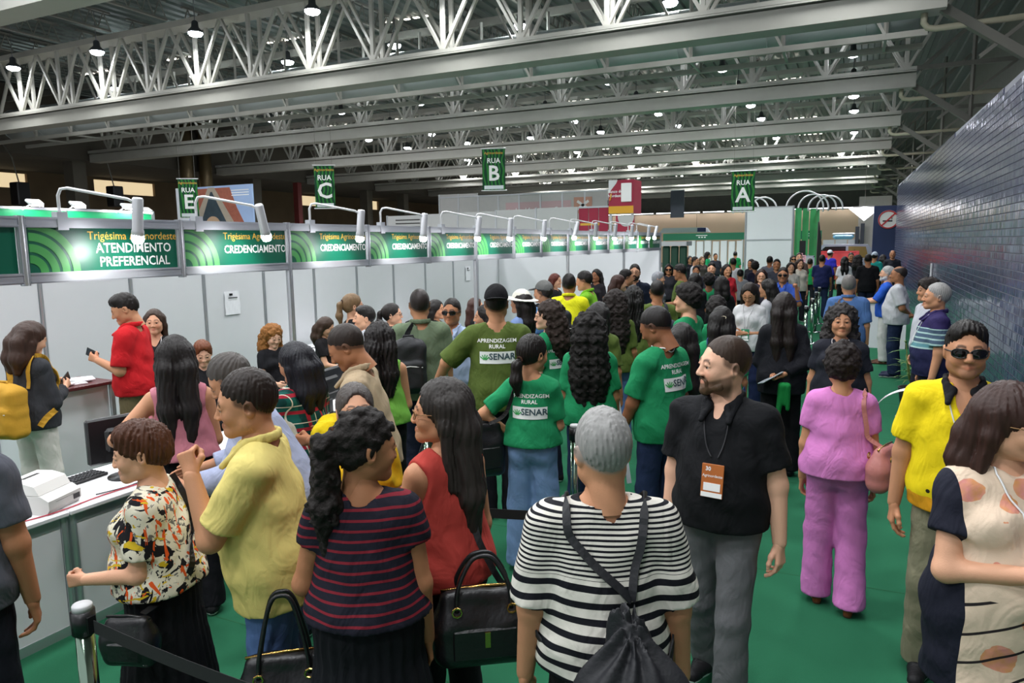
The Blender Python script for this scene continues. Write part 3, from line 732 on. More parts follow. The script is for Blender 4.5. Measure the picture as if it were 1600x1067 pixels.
# floor: green carpet
def carpet_mat():
    m = mat('green_carpet', '2f6f50', rough=.95, spec=.1, bump=.6, bscale=420, vary=.18, vscale=1.3); nt = m.node_tree
    b = nt.nodes['Principled BSDF']; src = b.inputs['Base Color'].links[0].from_socket
    tc = [n for n in nt.nodes if n.type == 'TEX_COORD'][0]; n2 = nnoise(nt, tc.outputs['Object'], 500, 2)
    nt.links.new(nmix(nt, nmath(nt, 'MULTIPLY', n2, .45), src, '1b5a3c'), b.inputs['Base Color']); return m
floor = MB().bb((-12, -6, -.05), (3.2, 95, 0)).build('floor', carpet_mat(), kind='structure')
for k in range(7):                                        # seams between the carpet widths
    MB().bb((-12, 1.0+2.0*k-.004, -.001), (3.2, 1.0+2.0*k+.004, .0012)).build('carpet_seam', mat('seam', '1b5c38', rough=1), floor)
MB().bb((-60, -6, -.06), (-12, 95, -.01)).build('floor_hall', mat('hall_floor', '77756f', rough=.5, vary=.1), kind='structure')
# right wall of glossy dark blue tiles laid in courses
def tile_mat():
    m = mat('blue_tile', '262c48', rough=.16, spec=.6); nt = m.node_tree; b = nt.nodes['Principled BSDF']
    tc = nt.nodes.new('ShaderNodeTexCoord'); o = nxyz(nt, tc.outputs['Object'])
    cell = nmath(nt, 'FLOOR', nmath(nt, 'DIVIDE', o[1], .05)); row = nmath(nt, 'FLOOR', nmath(nt, 'DIVIDE', o[2], .09))
    cmb = nt.nodes.new('ShaderNodeCombineXYZ'); nt.links.new(cell, cmb.inputs[0]); nt.links.new(row, cmb.inputs[1])
    wn = nt.nodes.new('ShaderNodeTexWhiteNoise'); nt.links.new(cmb.outputs[0], wn.inputs[0])
    fr = nmath(nt, 'FRACT', nmath(nt, 'DIVIDE', o[1], .05)); joint = nmath(nt, 'LESS_THAN', fr, .07)
    c1 = nmix(nt, wn.outputs[0], '262b48', '4a5070'); c2 = nmix(nt, joint, c1, '7a7d88'); nt.links.new(c2, b.inputs['Base Color'])
    # each tile sits at its own slight angle
    ng = nt.nodes.new('ShaderNodeNewGeometry'); sub = nt.nodes.new('ShaderNodeVectorMath'); sub.operation = 'SUBTRACT'; sub.inputs[1].default_value = (.5, .5, .5)
    nt.links.new(wn.outputs['Color'], sub.inputs[0]); sc = nt.nodes.new('ShaderNodeVectorMath'); sc.operation = 'SCALE'; sc.inputs['Scale'].default_value = .07
    nt.links.new(sub.outputs[0], sc.inputs[0]); ad = nt.nodes.new('ShaderNodeVectorMath'); ad.operation = 'ADD'; nt.links.new(ng.outputs['Normal'], ad.inputs[0]); nt.links.new(sc.outputs[0], ad.inputs[1])
    nrm = nt.nodes.new('ShaderNodeVectorMath'); nrm.operation = 'NORMALIZE'; nt.links.new(ad.outputs[0], nrm.inputs[0]); nt.links.new(nrm.outputs[0], b.inputs['Normal'])
    nt.links.new(nmath(nt, 'MULTIPLY_ADD', joint, .5, .14), b.inputs['Roughness']); return m
tile = tile_mat(); grout = mat('grout', '8f9098', rough=.9)
WY0, WY1 = 2.6, 35.8
def wtop(y): return 4.02+(y-9.6)*.0185
wr_ = MB(); wr_.prism([(WY0, 0), (WY1, 0), (WY1, wtop(WY1)), (WY0, wtop(WY0))], XW+.006, XW+.5, 'x')
wall_r = wr_.build('wall_right', grout, kind='structure')
z = 0.004
while z < wtop(WY1):
    h = .078; y0 = WY0
    if z+h > wtop(WY0): y0 = max(WY0, 9.6+(z+h-4.02)/.0185)
    if y0 < WY1-.2: MB().bb((XW-.004, y0, z), (XW+.01, WY1, z+h)).build('tile_course', tile, wall_r)
    z += .09
MB().bb((4.4, -8, 0), (4.7, 78, 9.7)).build('wall_right_upper', steel_d, kind='structure')
# wall end: navy pier with its no-smoking sign, pale wall beyond
navy = mat('navy_paint', '1d2b52', rough=.45, vary=.1)
p0 = at_y(1366, 322, 36.2); 
pier = MB().bb((p0[0], 36.0, 0), (XW+.6, 36.8, p0[2])).build('wall_end', navy, kind='structure')
def ns_sign():
    c = at_y(1388, 343, 35.97); r = .40
    root = empty('no_smoking_sign', c, 0, 'round no-smoking sign with red ring on navy wall end', 'sign')
    def ring(r0, r1, y, n=40):
        m = MB()
        vs = [(rr*math.cos(a), yy, rr*math.sin(a)) for a in np.linspace(0, 2*math.pi, n, endpoint=False) for rr, yy in ((r0, y), (r1, y), (r1, y+.02), (r0, y+.02))]
        fs = [(i*4+j, i*4+(j+1) % 4, ((i+1) % n)*4+(j+1) % 4, ((i+1) % n)*4+j) for i in range(n) for j in range(4)]; return m.add(vs, fs)
    ring(.0001, r, -.012).build('disc', mat('sign_white', 'e8e6e2', rough=.5), root)
    red = mat('sign_red', 'b3262c', rough=.5); blk = mat('sign_black', '1a1a1c', rough=.5)
    ring(r*.86, r*.99, -.030).build('red_ring', red, root)
    m = MB(); m.box((-.03, -.026, -.06), (.38, .012, .06)); m.build('cigarette', blk, root)
    m = MB(); m.tube([(.12, -.026, .0), (.15, -.026, .06), (.08, -.026, .11), (.12, -.026, .18)], .014, 6); m.build('smoke_curl', blk, root)
    m = MB(); m.box((0, -.036, 0), (.70, .010, .062), Matrix.Rotation(-.80, 3, 'Y')); m.build('red_slash', red, root)
ns_sign()
pale = mat('pale_wall', 'c9c3bc', rough=.7, vary=.05)
MB().bb((at_y(1342, 330, 46)[0], 46, 0), (at_y(1368, 330, 46)[0]+.8, 46.5, 4.6)).build('wall_pale', pale, kind='structure')
# far wall
FW = 78.0
far = mat('far_plaster', 'efd2b2', rough=.85, vary=.05, vscale=.3)
fwz = at_y(1150, 332, FW)[2]
fw = MB().bb((-62, FW, 0), (8, FW+.4, fwz)).build('wall_far', far, kind='structure')
MB().bb((-62, FW+.5, fwz), (8, FW+.9, 11)).build('wall_far_upper', steel_d, kind='structure')
for i in range(9): MB().bb((-62+7.8*i-.02, FW-.01, 0), (-62+7.8*i+.02, FW+.01, fwz)).build('panel_joint', mat('joint', 'a98a6a', rough=.9), fw)
fl = mat('tube_light', 'ffffff', emit='f4f8ff', es=9)
for i in range(15):
    x = -33+2.45*i; t = empty('strip_light', (x, FW-.6, fwz+.12), 0, 'long fluorescent strip light along the top of far wall', 'light', 'strip lights of the far wall')
    MB().box((0, .52, .06), (2.2, 1.2, .06)).build('housing', steel, t); MB().box((0, 0, 0), (2.1, .10, .06)).build('tube', fl, t)
# left side: brown concrete wall with openings, dark slab edge and columns
XB = XL-7
MB().bb((XL-.6, -6, 6.6), (XL+.2, FW, 9.6)).build('wall_left_bulkhead', mat('dark_concrete', '4a453d', rough=.9, vary=.2, vscale=.5), kind='structure')  # bulkhead in a darker concrete tone than the wall and columns
MB().bb((XB-.5, -6, 6.6), (XL, FW, 6.9)).build('ceiling_left', concrete_d, kind='structure')
wl = MB()
ops = [(21, 25.5), (29.4, 33.6), (47.5, 49.6), (56.7, 58.3)]
y = -6
for a, b in ops: wl.bb((XB-.4, y, 0), (XB, a, 6.6)); wl.bb((XB-.4, a, 0), (XB, b, 5.65)); wl.bb((XB-.4, a, 6.45), (XB, b, 6.6)); y = b
wl.bb((XB-.4, y, 0), (XB, FW, 6.6)); wl.build('wall_left', concrete, kind='structure')
lit = mat('lit_opening', 'e8cfa2', emit='f0d9ae', es=.85)
for i, (a, b) in enumerate(ops): MB().bb((XB-.3, a, 5.65), (XB-.2, b, 6.45)).build('window_%d' % (i+1), lit, kind='structure')
for i, yy in enumerate((12, 24.1, 36, 48, 53.2, 64)):
    c = MB(); c.bb((XL-1.2, yy-.35, 0), (XL-.5, yy+.35, 6.6)); tag(c.build('column', concrete_d), 'square concrete column along the brown left wall', 'column', 'columns of the left wall')
MB().bb((XL-.5, 39.3, 0), (XL-.1, 39.7, 6.6)).build('red_column', mat('red_paint', '6a2626', rough=.6), label='slim dark red steel column before the brown wall', cat='column')
for yy in (29.6, 30.9): tag(MB().tube([(XL+.6, yy, 2.5), (XL+.6, yy, 9.4)], .36, 14).build('pipe', mat('brass_pipe', '6e5f45', rough=.35, metal=.6), smooth=True), 'thick vertical brown metal duct pipe at the left wall', 'pipe', 'upright pipes of left wall')
# roof
rf = MB(); pitch = .45; xs = np.arange(-46, 5, pitch); ZR = 9.65
prof = []
for x in xs: prof += [(x, ZR), (x+pitch*.42, ZR), (x+pitch*.5, ZR+.07), (x+pitch*.92, ZR+.07)]
V = [(x, y, z_) for y in (-8, FW+1) for x, z_ in prof]; n = len(prof)
roof = obj('ceiling', mesh_np('ceiling', V, [(i, i+1, n+i+1, n+i) for i in range(n-1)], [roofm], False), kind='structure')
# row of daylight slits in the roof
sl = mat('slit_glow', 'ffffff', emit='fff2e4', es=5)
m = MB()
for yy in np.arange(20, 75, 3.95):
    for x0 in np.arange(-30, 1, 5.2):
        for j in range(5): m.box((x0+.36*j, yy+1.2, ZR-.03), (.2, .12, .02))
tag(m.build('roof_slits', sl, roof), kind='stuff')
# trusses
def truss_member_meshes():
    return None
PAN = 2.12; DEP = 1.95
def truss(k, y, x0, x1, single):
    root = empty('roof_truss', (0, y, ZT), 0, ['first', 'second', 'third', 'fourth', 'fifth', 'sixth', 'seventh', 'eighth', 'ninth'][k]+' pale steel roof truss counted from the entrance end', 'truss', 'roof trusses across the hall')
    c = MB(); c.box(((x0+x1)/2, 0, .19), (x1-x0, .56, .38)); c.build('lower_chord', steel, root)
    c = MB(); c.box(((x0+x1)/2, 0, .43), (x1-x0, .70, .035)); c.box(((x0+x1)/2, -.30, .50), (x1-x0, .10, .09)); c.box(((x0+x1)/2, .30, .50), (x1-x0, .10, .09)); c.build('chord_flange', steel, root)
    c = MB(); c.box(((x0+x1)/2, 0, .45+DEP), (x1-x0, .60, .18)); c.build('upper_chord', steel, root)
    n = int((x1-x0)/PAN); allm = MB()
    vb_ = MB().box((0, 0, .45+DEP/2), (.10, .09, DEP)).mesh('vertical', steel)
    db_ = {sg: MB().bar((0, 0, .5), (sg*PAN/2, 0, .4+DEP), .07, .09, (0, 1, 0)).mesh('diagonal', steel) for sg in (-1, 1)}
    for i in range(n+1):
        x = x1-.25-i*PAN
        for yy in (-.22, .22):
            if single:
                o = obj('vertical', vb_, root, (x, yy, 0))
                for sg in (-1, 1): obj('diagonal', db_[sg], root, (x, yy, 0))
            else:
                allm.box((x, yy, .45+DEP/2), (.10, .09, DEP))
                for sg in (-1, 1): allm.bar((x, yy, .5), (x+sg*PAN/2, yy, .4+DEP), .07, .09, (0, 1, 0))
    if not single: tag(allm.build('web', steel, root), kind='stuff')
    # bracket and drain pipe at the right end
    b = MB(); b.bar((x1-.1, 0, .1), (x1+2.6, 0, -1.9), .16, .16); b.bar((x1-.1, .2, .1), (x1+2.6, .2, -1.9), .10, .10); b.bar((x1, 0, .55), (x1+3, 0, .55), .12, .12); b.bar((x1+.1, 0, .5), (x1+2.2, 0, 2.4), .1, .1); b.bar((x1+2.4, 0, .5), (x1+.6, 0, -.9), .07, .07); b.bar((x1+1.4, 0, -1.2), (x1+1.4, 0, 2.4), .08, .08)
    b.build('bracket', steel_d, root)
    MB().tube([(x1-.35, 0, 0), (x1-.35, 0, -.18), (x1-.28, 0, -.27), (x1-.15, 0, -.30), (x1+3, 0, -.24)], .06, 8).build('drain_pipe', mat('cream_pipe', 'b5b09a', rough=.5), root, True)
for k, y in enumerate(TY): truss(k, y, XL+.3, 1.35, k < 4)
# open-web joists carrying the roof between the trusses
def joist(y0, y1):
    L = y1-y0; c = MB(); c.box((0, L/2, .55), (.09, L, .06)).box((0, L/2, .02), (.09, L, .05)); top_ = c.mesh('chords', steel_d)
    wv = MB(); n = int(L/.42)
    for i in range(n): wv.bar((0, L*i/n, .03), (0, L*(i+.5)/n, .54), .025, .025); wv.bar((0, L*(i+.5)/n, .54), (0, L*(i+1)/n, .03), .025, .025)
    return top_, wv.mesh('web', steel_d)
for bay in range(0, 3):
    y0 = TY[bay-1]+.3 if bay else TY[0]-7; y1 = TY[bay]-.3; a, b = joist(y0, y1)
    for i in range(13):
        o = empty('roof_joist', (1.0-2.5*i, y0, ZR-.62), 0, 'open-web steel joist under the roof sheets '+('before the first roof truss', 'between first and second roof trusses', 'between second and third roof trusses')[bay], 'joist', 'roof joists of bay %s' % ('one', 'two', 'three')[bay])
        obj('chord_pair', a, o); obj('web', b, o)
jm = MB()
for bay in range(3, 9):
    for i in range(13): jm.box((1.0-2.5*i, (TY[bay-1]+TY[bay])/2, ZR-.06), (.09, 7.2, .06)); jm.box((1.0-2.5*i, (TY[bay-1]+TY[bay])/2, ZR-.6), (.09, 7.2, .05))
tag(jm.build('far_joists', steel_d, roof), kind='stuff')
# purlin beams along each truss line
for k in range(1, 4): MB().box((-16.5, TY[k]-3.9, ZR-.75), (36, .14, .22)).build('roof_beam', steel_d, label='long grey roof beam midway between %s roof trusses' % ('first and second', 'second and third', 'third and fourth')[k-1], cat='beam')
# round air duct on its frame between the second and third truss
DY, DR = TY[1]+2.6, .62; DZ = at_y(800, 136, DY)[2]+DR+.12
duct = empty('air_duct', (0, DY, DZ), 0, 'large round sheet-metal air duct with grilles under the roof', 'duct')
d = MB(); n = 24; xs = np.arange(-31.5, 1.3, 1.05); rs = []
d.tube([(x, 0, 0) for x in xs], DR, n); d.build('pipe', ductm, duct, True)
for i, x in enumerate(xs[::2]): MB().tube([(x, DR*1.008*math.cos(a), DR*1.008*math.sin(a)) for a in np.linspace(0, 2*math.pi, 25)], .014, 5, cap=False).build('seam_ring', ductm, duct)
for px_ in (145, 257, 383, 530, 664, 859, 1088, 1360):
    q = at_y(px_, 150, DY-DR); x = q[0]
    g_ = empty('grille', (x, -DR*.86, .12), 0); g_.parent = duct
    R_ = Matrix.Rotation(.25, 3, 'X')
    MB().box((0, -.07, 0), (1.25, .16, .52), R_).build('grille_frame', steel, g_)
    for j in range(6): MB().box((0, -.152+.02*j*0, -.17+.068*j), (1.12, .03, .04), R_).build('slat', darkm, g_)
fr = MB(); 
for yy in (-.62, .62): MB().bar((-32, yy, -DR-.12), (1.2, yy, -DR-.12), .09, .13).build('rail', steel, duct)
pass
for i in range(15):
    x = .4-2.12*i; q = MB()
    q.bar((x, -.62, -DR-.12), (x, -.62, DR+.75), .07, .07); q.bar((x, -.62, -DR-.12), (x-1.0, -.62, DR+.6), .06, .06); q.bar((x, -.62, -DR-.14), (x, .62, -DR-.14), .06, .06); q.bar((x, .62, -DR-.12), (x, .62, DR+.7), .07, .07)
    q.build('hanger', steel, duct)
# high-bay lamps
lampw = mat('lamp_glow', 'ffffff', emit='f2f6ff', es=45); lampb = mat('lamp_body', '55585c', rough=.5, metal=.6)
lb = MB(); lb.lathe([(.05, .34), (.09, .30), (.10, .16), (.20, .06), (.23, 0), (.21, 0)], 16, cap=False); lbm = lb.mesh('reflector', lampb, True)
lg = MB().lathe([(.19, .02), (.20, -.02), (.16, -.07), (.08, -.10), (.01, -.11)], 16).mesh('lens', lampw)
lc = MB().bar((0, 0, .34), (0, 0, 1.37), .02, .02).mesh('hanger', lampb)
LAMPZ = 8.35
ROWS = (-4.0, 0.0, 3.9, 7.9, 11.8, 15.8, 19.55, 23.6, 27.7, 31.6, 35.6, 39.6, 47.4, 55.3, 63, 71)
for r_, yy in enumerate(ROWS):
    k = sum(1 for t_ in TY if t_ < yy); nm = ['first', 'second', 'third', 'fourth', 'fifth', 'sixth', 'seventh', 'eighth', 'ninth']
    where = 'before the first roof truss' if k == 0 else 'beyond the %s roof truss' % nm[k-1]
    for i in range(7):
        x = -.35-4.25*i
        t = empty('high_bay_lamp', (x, yy, LAMPZ), 0, 'round white high-bay lamp of lamp row %s, %s' % (['one', 'two', 'three', 'four', 'five', 'six', 'seven', 'eight', 'nine', 'ten', 'eleven', 'twelve', 'thirteen', 'fourteen', 'fifteen', 'sixteen'][r_], where), 'lamp', 'high-bay lamps under the roof')
        obj('reflector', lbm, t); obj('lens', lg, t); obj('hanger', lc, t)
        if yy < 21 or r_ % 2 == 0:
            l = bpy.data.lights.new('lamp_light', 'AREA'); l.shape = 'DISK'; l.size = .8; l.energy = LAMP_W*(1 if yy < 21 else 2.0 if yy < 45 else 3.5); l.color = (.96, .98, 1.0); l.spread = math.radians(160)
            lo = bpy.data.objects.new('lamp_light', l); link(lo, t); lo.location = (0, 0, -.13)
# ================================================================ the row of registration booths
BA = math.radians(1.617); BD, BK = 4.1, 7.9
BM = Matrix.Rotation(-BA, 4, 'Z')
def Bw(u, v, z=0): return BM @ Vector((u, v, z))
def bloc(x, y, z):                                  # world -> booth frame
    return Vector((x*math.cos(BA)-y*math.sin(BA), x*math.sin(BA)+y*math.cos(BA), z))
def bthing(name, u, v, z, label, cat, group=None, rz=0.0): return empty(name, Bw(u, v, z), -BA+rz, label, cat, group)
alu = mat('aluminium', 'c4c7cb', rough=.35, metal=.75, vary=.05); white = mat('white_panel', 'd9dadd', rough=.55, spec=.3, vary=.02); white2 = mat('white_laminate', 'e4e4e6', rough=.4)
greenp = mat('green_print', '0c5742', rough=.35, spec=.4); arcg = mat('arc_green', '3f9448', rough=.4); goldt = mat('gold_text', 'd8a83c', rough=.5); whitet = mat('white_text', 'f2f2f0', rough=.5); blackp = mat('black_plastic', '121214', rough=.35); greypl = mat('grey_plastic', 'c9c8c4', rough=.45)
PV = [r*BD for r in (.32, .561, .802, 1.039, 1.279, 1.520, 1.752, 1.987, 2.188, 2.419, 2.630, 2.850, 3.058, 3.254, 3.440, 3.646)]
ZF0, ZF1 = 2.072, 2.432
ORD = ['first', 'second', 'third', 'fourth', 'fifth', 'sixth', 'seventh', 'eighth', 'ninth', 'tenth', 'eleventh', 'twelfth', 'thirteenth', 'fourteenth', 'fifteenth', 'sixteenth', 'seventeenth']
def RXY(m): return Matrix.Translation(m) @ Matrix(((0, 0, 1, 0), (1, 0, 0, 0), (0, 1, 0, 0), (0, 0, 0, 1)))   # text on a plane facing +x
for i in range(len(PV)-1):
    v0, v1 = PV[i], PV[i+1]; w_ = v1-v0; c = (v0+v1)/2
    if i == 1: lab = 'green fascia sign lettered for preferential service over the booths'
    elif i == 0: lab = 'plain green fascia panel before the preferential service sign'
    else: lab = ORD[i-2]+' green CREDENCIAMENTO fascia sign after the preferential service sign'
    t = bthing('fascia_sign', -BD, c, ZF0, lab, 'sign', 'fascia signs along the booths')
    H_ = ZF1-ZF0
    MB().bb((-.012, -w_/2+.03, .055), (.0, w_/2-.03, H_-.055)).build('panel', greenp, t)
    for z0, z1 in ((0, .058), (H_-.058, H_)):
        m = MB(); m.bb((-.025, -w_/2+.02, z0), (.018, w_/2-.02, z1)); m.bb((.018, -w_/2+.02, z0+.006), (.022, w_/2-.02, z0+.012)); m.bb((.018, -w_/2+.02, z1-.012), (.022, w_/2-.02, z1-.006)); m.build('rail', alu, t)
    for j, r in enumerate((.075, .135, .195, .255)):        # the leaf-like arcs
        m = MB(); y0, z0 = -w_/2+.032, .058; pts = []; hh = .022
        for a in np.linspace(.02, math.pi/2, 12):
            for rr in (r-hh, r+hh):
                pts.append((.0025, min(y0+max(0, rr*math.sin(a)), w_/2-.04), min(z0+max(0, rr*math.cos(a)), H_-.06)))
        m.add(pts, [(2*q, 2*q+1, 2*q+3, 2*q+2) for q in range(11)]); m.build('arc', arcg, t)
    if i >= 1:
        put_text('gold_lettering', 'Trigésima Agrinordeste', .068, RXY(Vector((.003, w_*.17, .258))), goldt, t, 0, .92)
        if i == 1:
            put_text('white_lettering', 'ATENDIMENTO', .080, RXY(Vector((.003, w_*.17, .185))), whitet, t, .012, .9); put_text('white_lettering', 'PREFERENCIAL', .080, RXY(Vector((.003, w_*.17, .105))), whitet, t, .012, .9)
        else: put_text('white_lettering', 'CREDENCIAMENTO', .078, RXY(Vector((.003, w_*.17, .165))), whitet, t, .012, .85)
def oct_post(m, x, y, z0, z1, r=.021):
    m.lathe([(r, z0), (r, z1)], 8, (x, y, 0))
    for a in range(4): m.box((x+(r+.001)*math.cos(a*math.pi/2+.785), y+(r+.001)*math.sin(a*math.pi/2+.785), (z0+z1)/2), (.006, .006, z1-z0))
for i, v in enumerate(PV):
    m = MB(); full = i in (3, 6, 9, 12, 15); oct_post(m, 0, 0, (0 if full else ZF0-.01), ZF1+.005)
    m.build('aluminium_post', alu, loc=Bw(-BD, v), label=('full-height aluminium post carrying the booth fascia, ' if full else 'short aluminium upright between two fascia signs, ')+ORD[i]+' upright of the row', cat='post', group='fascia uprights')
# back wall of the booths: panels between aluminium uprights
bw = MB().bb((-.06, 0, 0), (-.03, 16.2, 2.43)).build('wall_booth', mat('panel_back', 'b8b9bb', rough=.7), kind='structure'); bw.location = Bw(-BK, -.2); bw.rotation_euler = (0, 0, -BA)
PM = .132*BK; pmesh = MB().bb((-.03, .026, .07), (-.012, PM-.026, 2.40)).mesh('panel', white)
um = MB(); oct_post(um, -.02, 0, 0, 2.43, .022); umesh = um.mesh('upright', alu)
rm = MB().bb((-.03, 0, 0), (0, PM, .07)).bb((-.03, 0, 2.38), (0, PM, 2.43)).mesh('rail', alu)
for k in range(-4, 12):
    v = .579*BK+PM*k+.2
    if v < 0 or v+PM > 16.4: continue
    for nm, me in (('panel', pmesh), ('upright', umesh), ('rail', rm)): obj(nm, me, bw, (0, v, 0))
for nm, v in (('wall_booth_end', PV[-1]), ('wall_booth_start', .25)):
    e_ = MB().bb((-BK+BD, -.015, 0), (0, .015, 2.43)).build(nm, white, kind='structure'); e_.location = Bw(-BD, v); e_.rotation_euler = (0, 0, -BA)
# notices on the back wall
for (px_, py_, wd, hh, lab) in ((363, 473, .26, .32, 'crumpled white paper notice taped to the booth back wall'), (731, 427, .20, .30, 'small white printed notice high on the booth back wall')):
    p = bloc(*at_x(px_, py_, -BK)); k = BK/-p.x; t = bthing('notice', -BK+.006, p.y*k, CAMH+(p.z-CAMH)*k-hh/2, lab, 'notice')
    m = MB(); n = 8; vs = [(.006*math.sin(a*2.1+b*1.3), -wd/2+wd*a/n, hh*b/n) for a in range(n+1) for b in range(n+1)]
    m.add(vs, [(a*(n+1)+b, a*(n+1)+n+1+b, a*(n+1)+n+2+b, a*(n+1)+b+1) for a in range(n) for b in range(n)]); m.build('sheet', mat('paper', 'f0f0f4', rough=.8), t, True)
    MB().box((.012, -wd*.12, hh*.86), (.002, wd*.22, .03)).build('printed_emblem', blackp, t); MB().box((.012, 0, hh*.72), (.002, wd*.6, .012)).build('printed_line', blackp, t)
# spot lamps on bent arms along the fascia
glow = mat('spot_glow', 'ffffff', emit='fbfaff', es=60); armw = mat('arm_white', 'd8d8da', rough=.4, metal=.3)
for i, (px_, tilt) in enumerate(((218, 0), (407, .35), (565, 0), (664, 0), (749, 0), (798, .1), (851, .1), (902, -.3), (931, .25), (962, .1), (988, .2), (1014, .2), (1026, -.3))):
    p = bloc(*at_x(px_, 352, -3.8)); k = (BD-.31)/-p.x; v = p.y*k
    t = bthing('spot_lamp', -BD, v, ZF1, ORD[i]+' arm spot lamp along the booth fascia, its white bulb lit', 'lamp', 'spot lamps on the fascia')
    MB().box((0, -.26, -.02), (.05, .06, .10)).build('clamp', alu, t)
    MB().tube([(0, -.26, .02), (0, -.26, .12), (.02, -.255, .155), (.05, -.235, .16), (.28, -.04, .10), (.31, 0, .07)], .009, 8).build('arm', armw, t, True)
    R_ = Matrix.Rotation(tilt, 3, 'X') @ Matrix.Rotation(.28, 3, 'Y')
    h_ = empty('lamp_head', (.31, 0, .08), 0); h_.parent = t; h_.rotation_euler = (tilt, .12, 0)
    m = MB(); m.lathe([(.001, .032), (.024, .03), (.030, .02), (.030, -.15), (.034, -.16), (.034, -.19), (.030, -.19)], 18, cap=False); m.build('housing', mat('lamp_silver', 'c4c5c9', rough=.35, metal=.35), h_, True)
    m = MB(); m.lathe([(.005, -.235), (.024, -.230), (.034, -.212), (.034, -.185)], 16); m.build('bulb', glow, h_, True)
    l = bpy.data.lights.new('spot', 'SPOT'); l.energy = SPOT_W; l.spot_size = 1.9; l.spot_blend = .6; l.shadow_soft_size = .04; lo = bpy.data.objects.new('spot', l); link(lo, t)
    lo.location = (.29, 0, -.19); lo.rotation_euler = (0, math.radians(62), 0)
# counters
ctop = MB().bev((-.31, 0, .735), (.66, .98, .03), .006).mesh('worktop', white2)
cfr = MB().bb((-.03, -.445, .06), (-.012, .445, .66)).mesh('front_panel', white)
cpost = MB(); oct_post(cpost, 0, 0, 0, .72); cpm = cpost.mesh('post', alu)
crl = MB().bb((-.035, -.445, .0), (-.008, .445, .06)).mesh('rail', alu)
for i in range(15):
    t = bthing('counter', -4.145, .95+.985*i, 0, ORD[i]+' white registration counter from the entrance end of the row', 'counter', 'registration counters')
    for nm, me in (('worktop', ctop), ('front_panel', cfr)): obj(nm, me, t)
    for x in (-.02, -.60):
        for y in (-.466, .466): obj('post', cpm, t, (x, y, 0))
    for z_ in (0, .66): obj('rail', crl, t, (0, 0, z_))
# tall counter inside the booth with papers
t = bthing('tall_counter', -6.78, 3.95, 0, 'tall white counter with dark red top inside the booth', 'counter')
MB().bev((0, 0, .99), (.55, .86, .035), .006).build('top', mat('mahogany', '5a2a2c', rough=.35), t); MB().bb((-.22, -.38, .05), (.22, .38, .97)).build('body', white, t)
m = MB(); oct_post(m, 0, 0, 0, .97); me = m.mesh('post', alu); [obj('post', me, t, (x, y, 0)) for x in (-.245, .245) for y in (-.40, .40)]
rnd = random.Random(4)
for i in range(7):
    m = MB(); m.bev((0, 0, .006), (.21, .297, .012), .002); o = m.build('paper_stack', mat('paper', 'f0f0f4', rough=.8), label='loose pile of white papers on the tall counter', cat='paper', group='papers on the tall counter'); o.location = Bw(-6.78+rnd.uniform(-.12, .12), 3.68+.09*i, 1.008+.012*(i % 2)); o.rotation_euler = (0, 0, rnd.uniform(-.6, .6))
# things on the counters
def monitor(u, v, rz, lab, w_=.46):
    t = bthing('monitor', u, v, .75, lab, 'monitor', None, rz)
    m = MB(); m.bev((0, 0, .27), (.045, w_, .30), .012); m.build('housing', blackp, t); MB().bb((-.0245, -w_/2+.02, .14), (-.0228, w_/2-.02, .405)).build('screen', mat('screen', '0b0d10', rough=.12), t)
    m = MB(); m.bev((.02, 0, .27), (.05, w_*.55, .16), .02); m.build('back_hump', blackp, t)
    MB().bev((.012, 0, .07), (.035, .07, .16), .01).build('neck', blackp, t); MB().lathe([(.12, 0), (.12, .008), (.04, .018)], 20).build('foot', blackp, t, True); return t
monitor(-4.42, 3.0, -.25, 'black flat monitor beside the label printer'); 
for (px_, py_, lab) in ((398, 572, 'black monitor before the curly blonde attendant'), (510, 560, 'black monitor facing the man with the yellow cloth')):
    p = bloc(*at_z(px_, py_, 1.17)); monitor(-4.36, p.y*4.36/-p.x, .15, lab)
for i, v in enumerate((6.6, 7.8, 8.9, 10.0, 11.2, 12.3, 13.4)): monitor(-4.38, v, .1*(i % 3-1), ORD[i]+' black monitor standing on the counters beyond the man with the yellow cloth')
def keyboard(u, v, rz, lab):
    t = bthing('keyboard', u, v, .75, lab, 'keyboard', None, rz); MB().bev((0, 0, .01), (.15, .44, .02), .005).build('case', blackp, t)
    km = MB().bev((0, 0, 0), (.017, .017, .008), .002).mesh('key', mat('key_grey', '2a2a2e', rough=.5))
    for a in range(5):
        for b in range(15): obj('key', km, t, (-.052+.026*a, -.196+.028*b, .023))
keyboard(-4.62, 2.74, .1, 'black keyboard beside the label printer')
t = bthing('computer_mouse', -4.24, 3.34, .75, 'dark computer mouse on the counter by the monitor', 'mouse'); F_ = Field(); F_.ell((0, 0, .012), (.03, .055, .026), None, .01); F_.post.append(lambda D, X, Y, Z: np.maximum(D, -Z)); V, Q = F_.mesh(.006); obj('shell', mesh_np('shell', V, Q, [blackp]), t); MB().tube([(0, .012, .037), (0, .028, .034)], .005, 8).build('wheel', greypl, t)
t = bthing('label_printer', -4.34, 2.40, .75, 'grey-white label printer on the counter', 'printer', None, .35)
m = MB(); m.prism([(-.16, 0), (.13, 0), (.15, .03), (.15, .08), (.10, .11), (-.16, .11)], -.13, .13, 'y'); m.build('base', greypl, t)
m = MB(); m.prism([(-.16, .112), (.09, .112), (.06, .165), (-.02, .185), (-.12, .185), (-.16, .15)], -.125, .125, 'y'); m.build('lid', mat('printer_lid', 'd6d5d0', rough=.4), t)
MB().box((.128, 0, .075), (.05, .15, .012), Matrix.Rotation(.7, 3, 'Y')).build('paper_slot', darkm, t); MB().box((-.06, 0, .186), (.02, .12, .003)).build('top_slot', darkm, t); MB().box((.15, .09, .045), (.006, .05, .03)).build('button_panel', blackp, t)
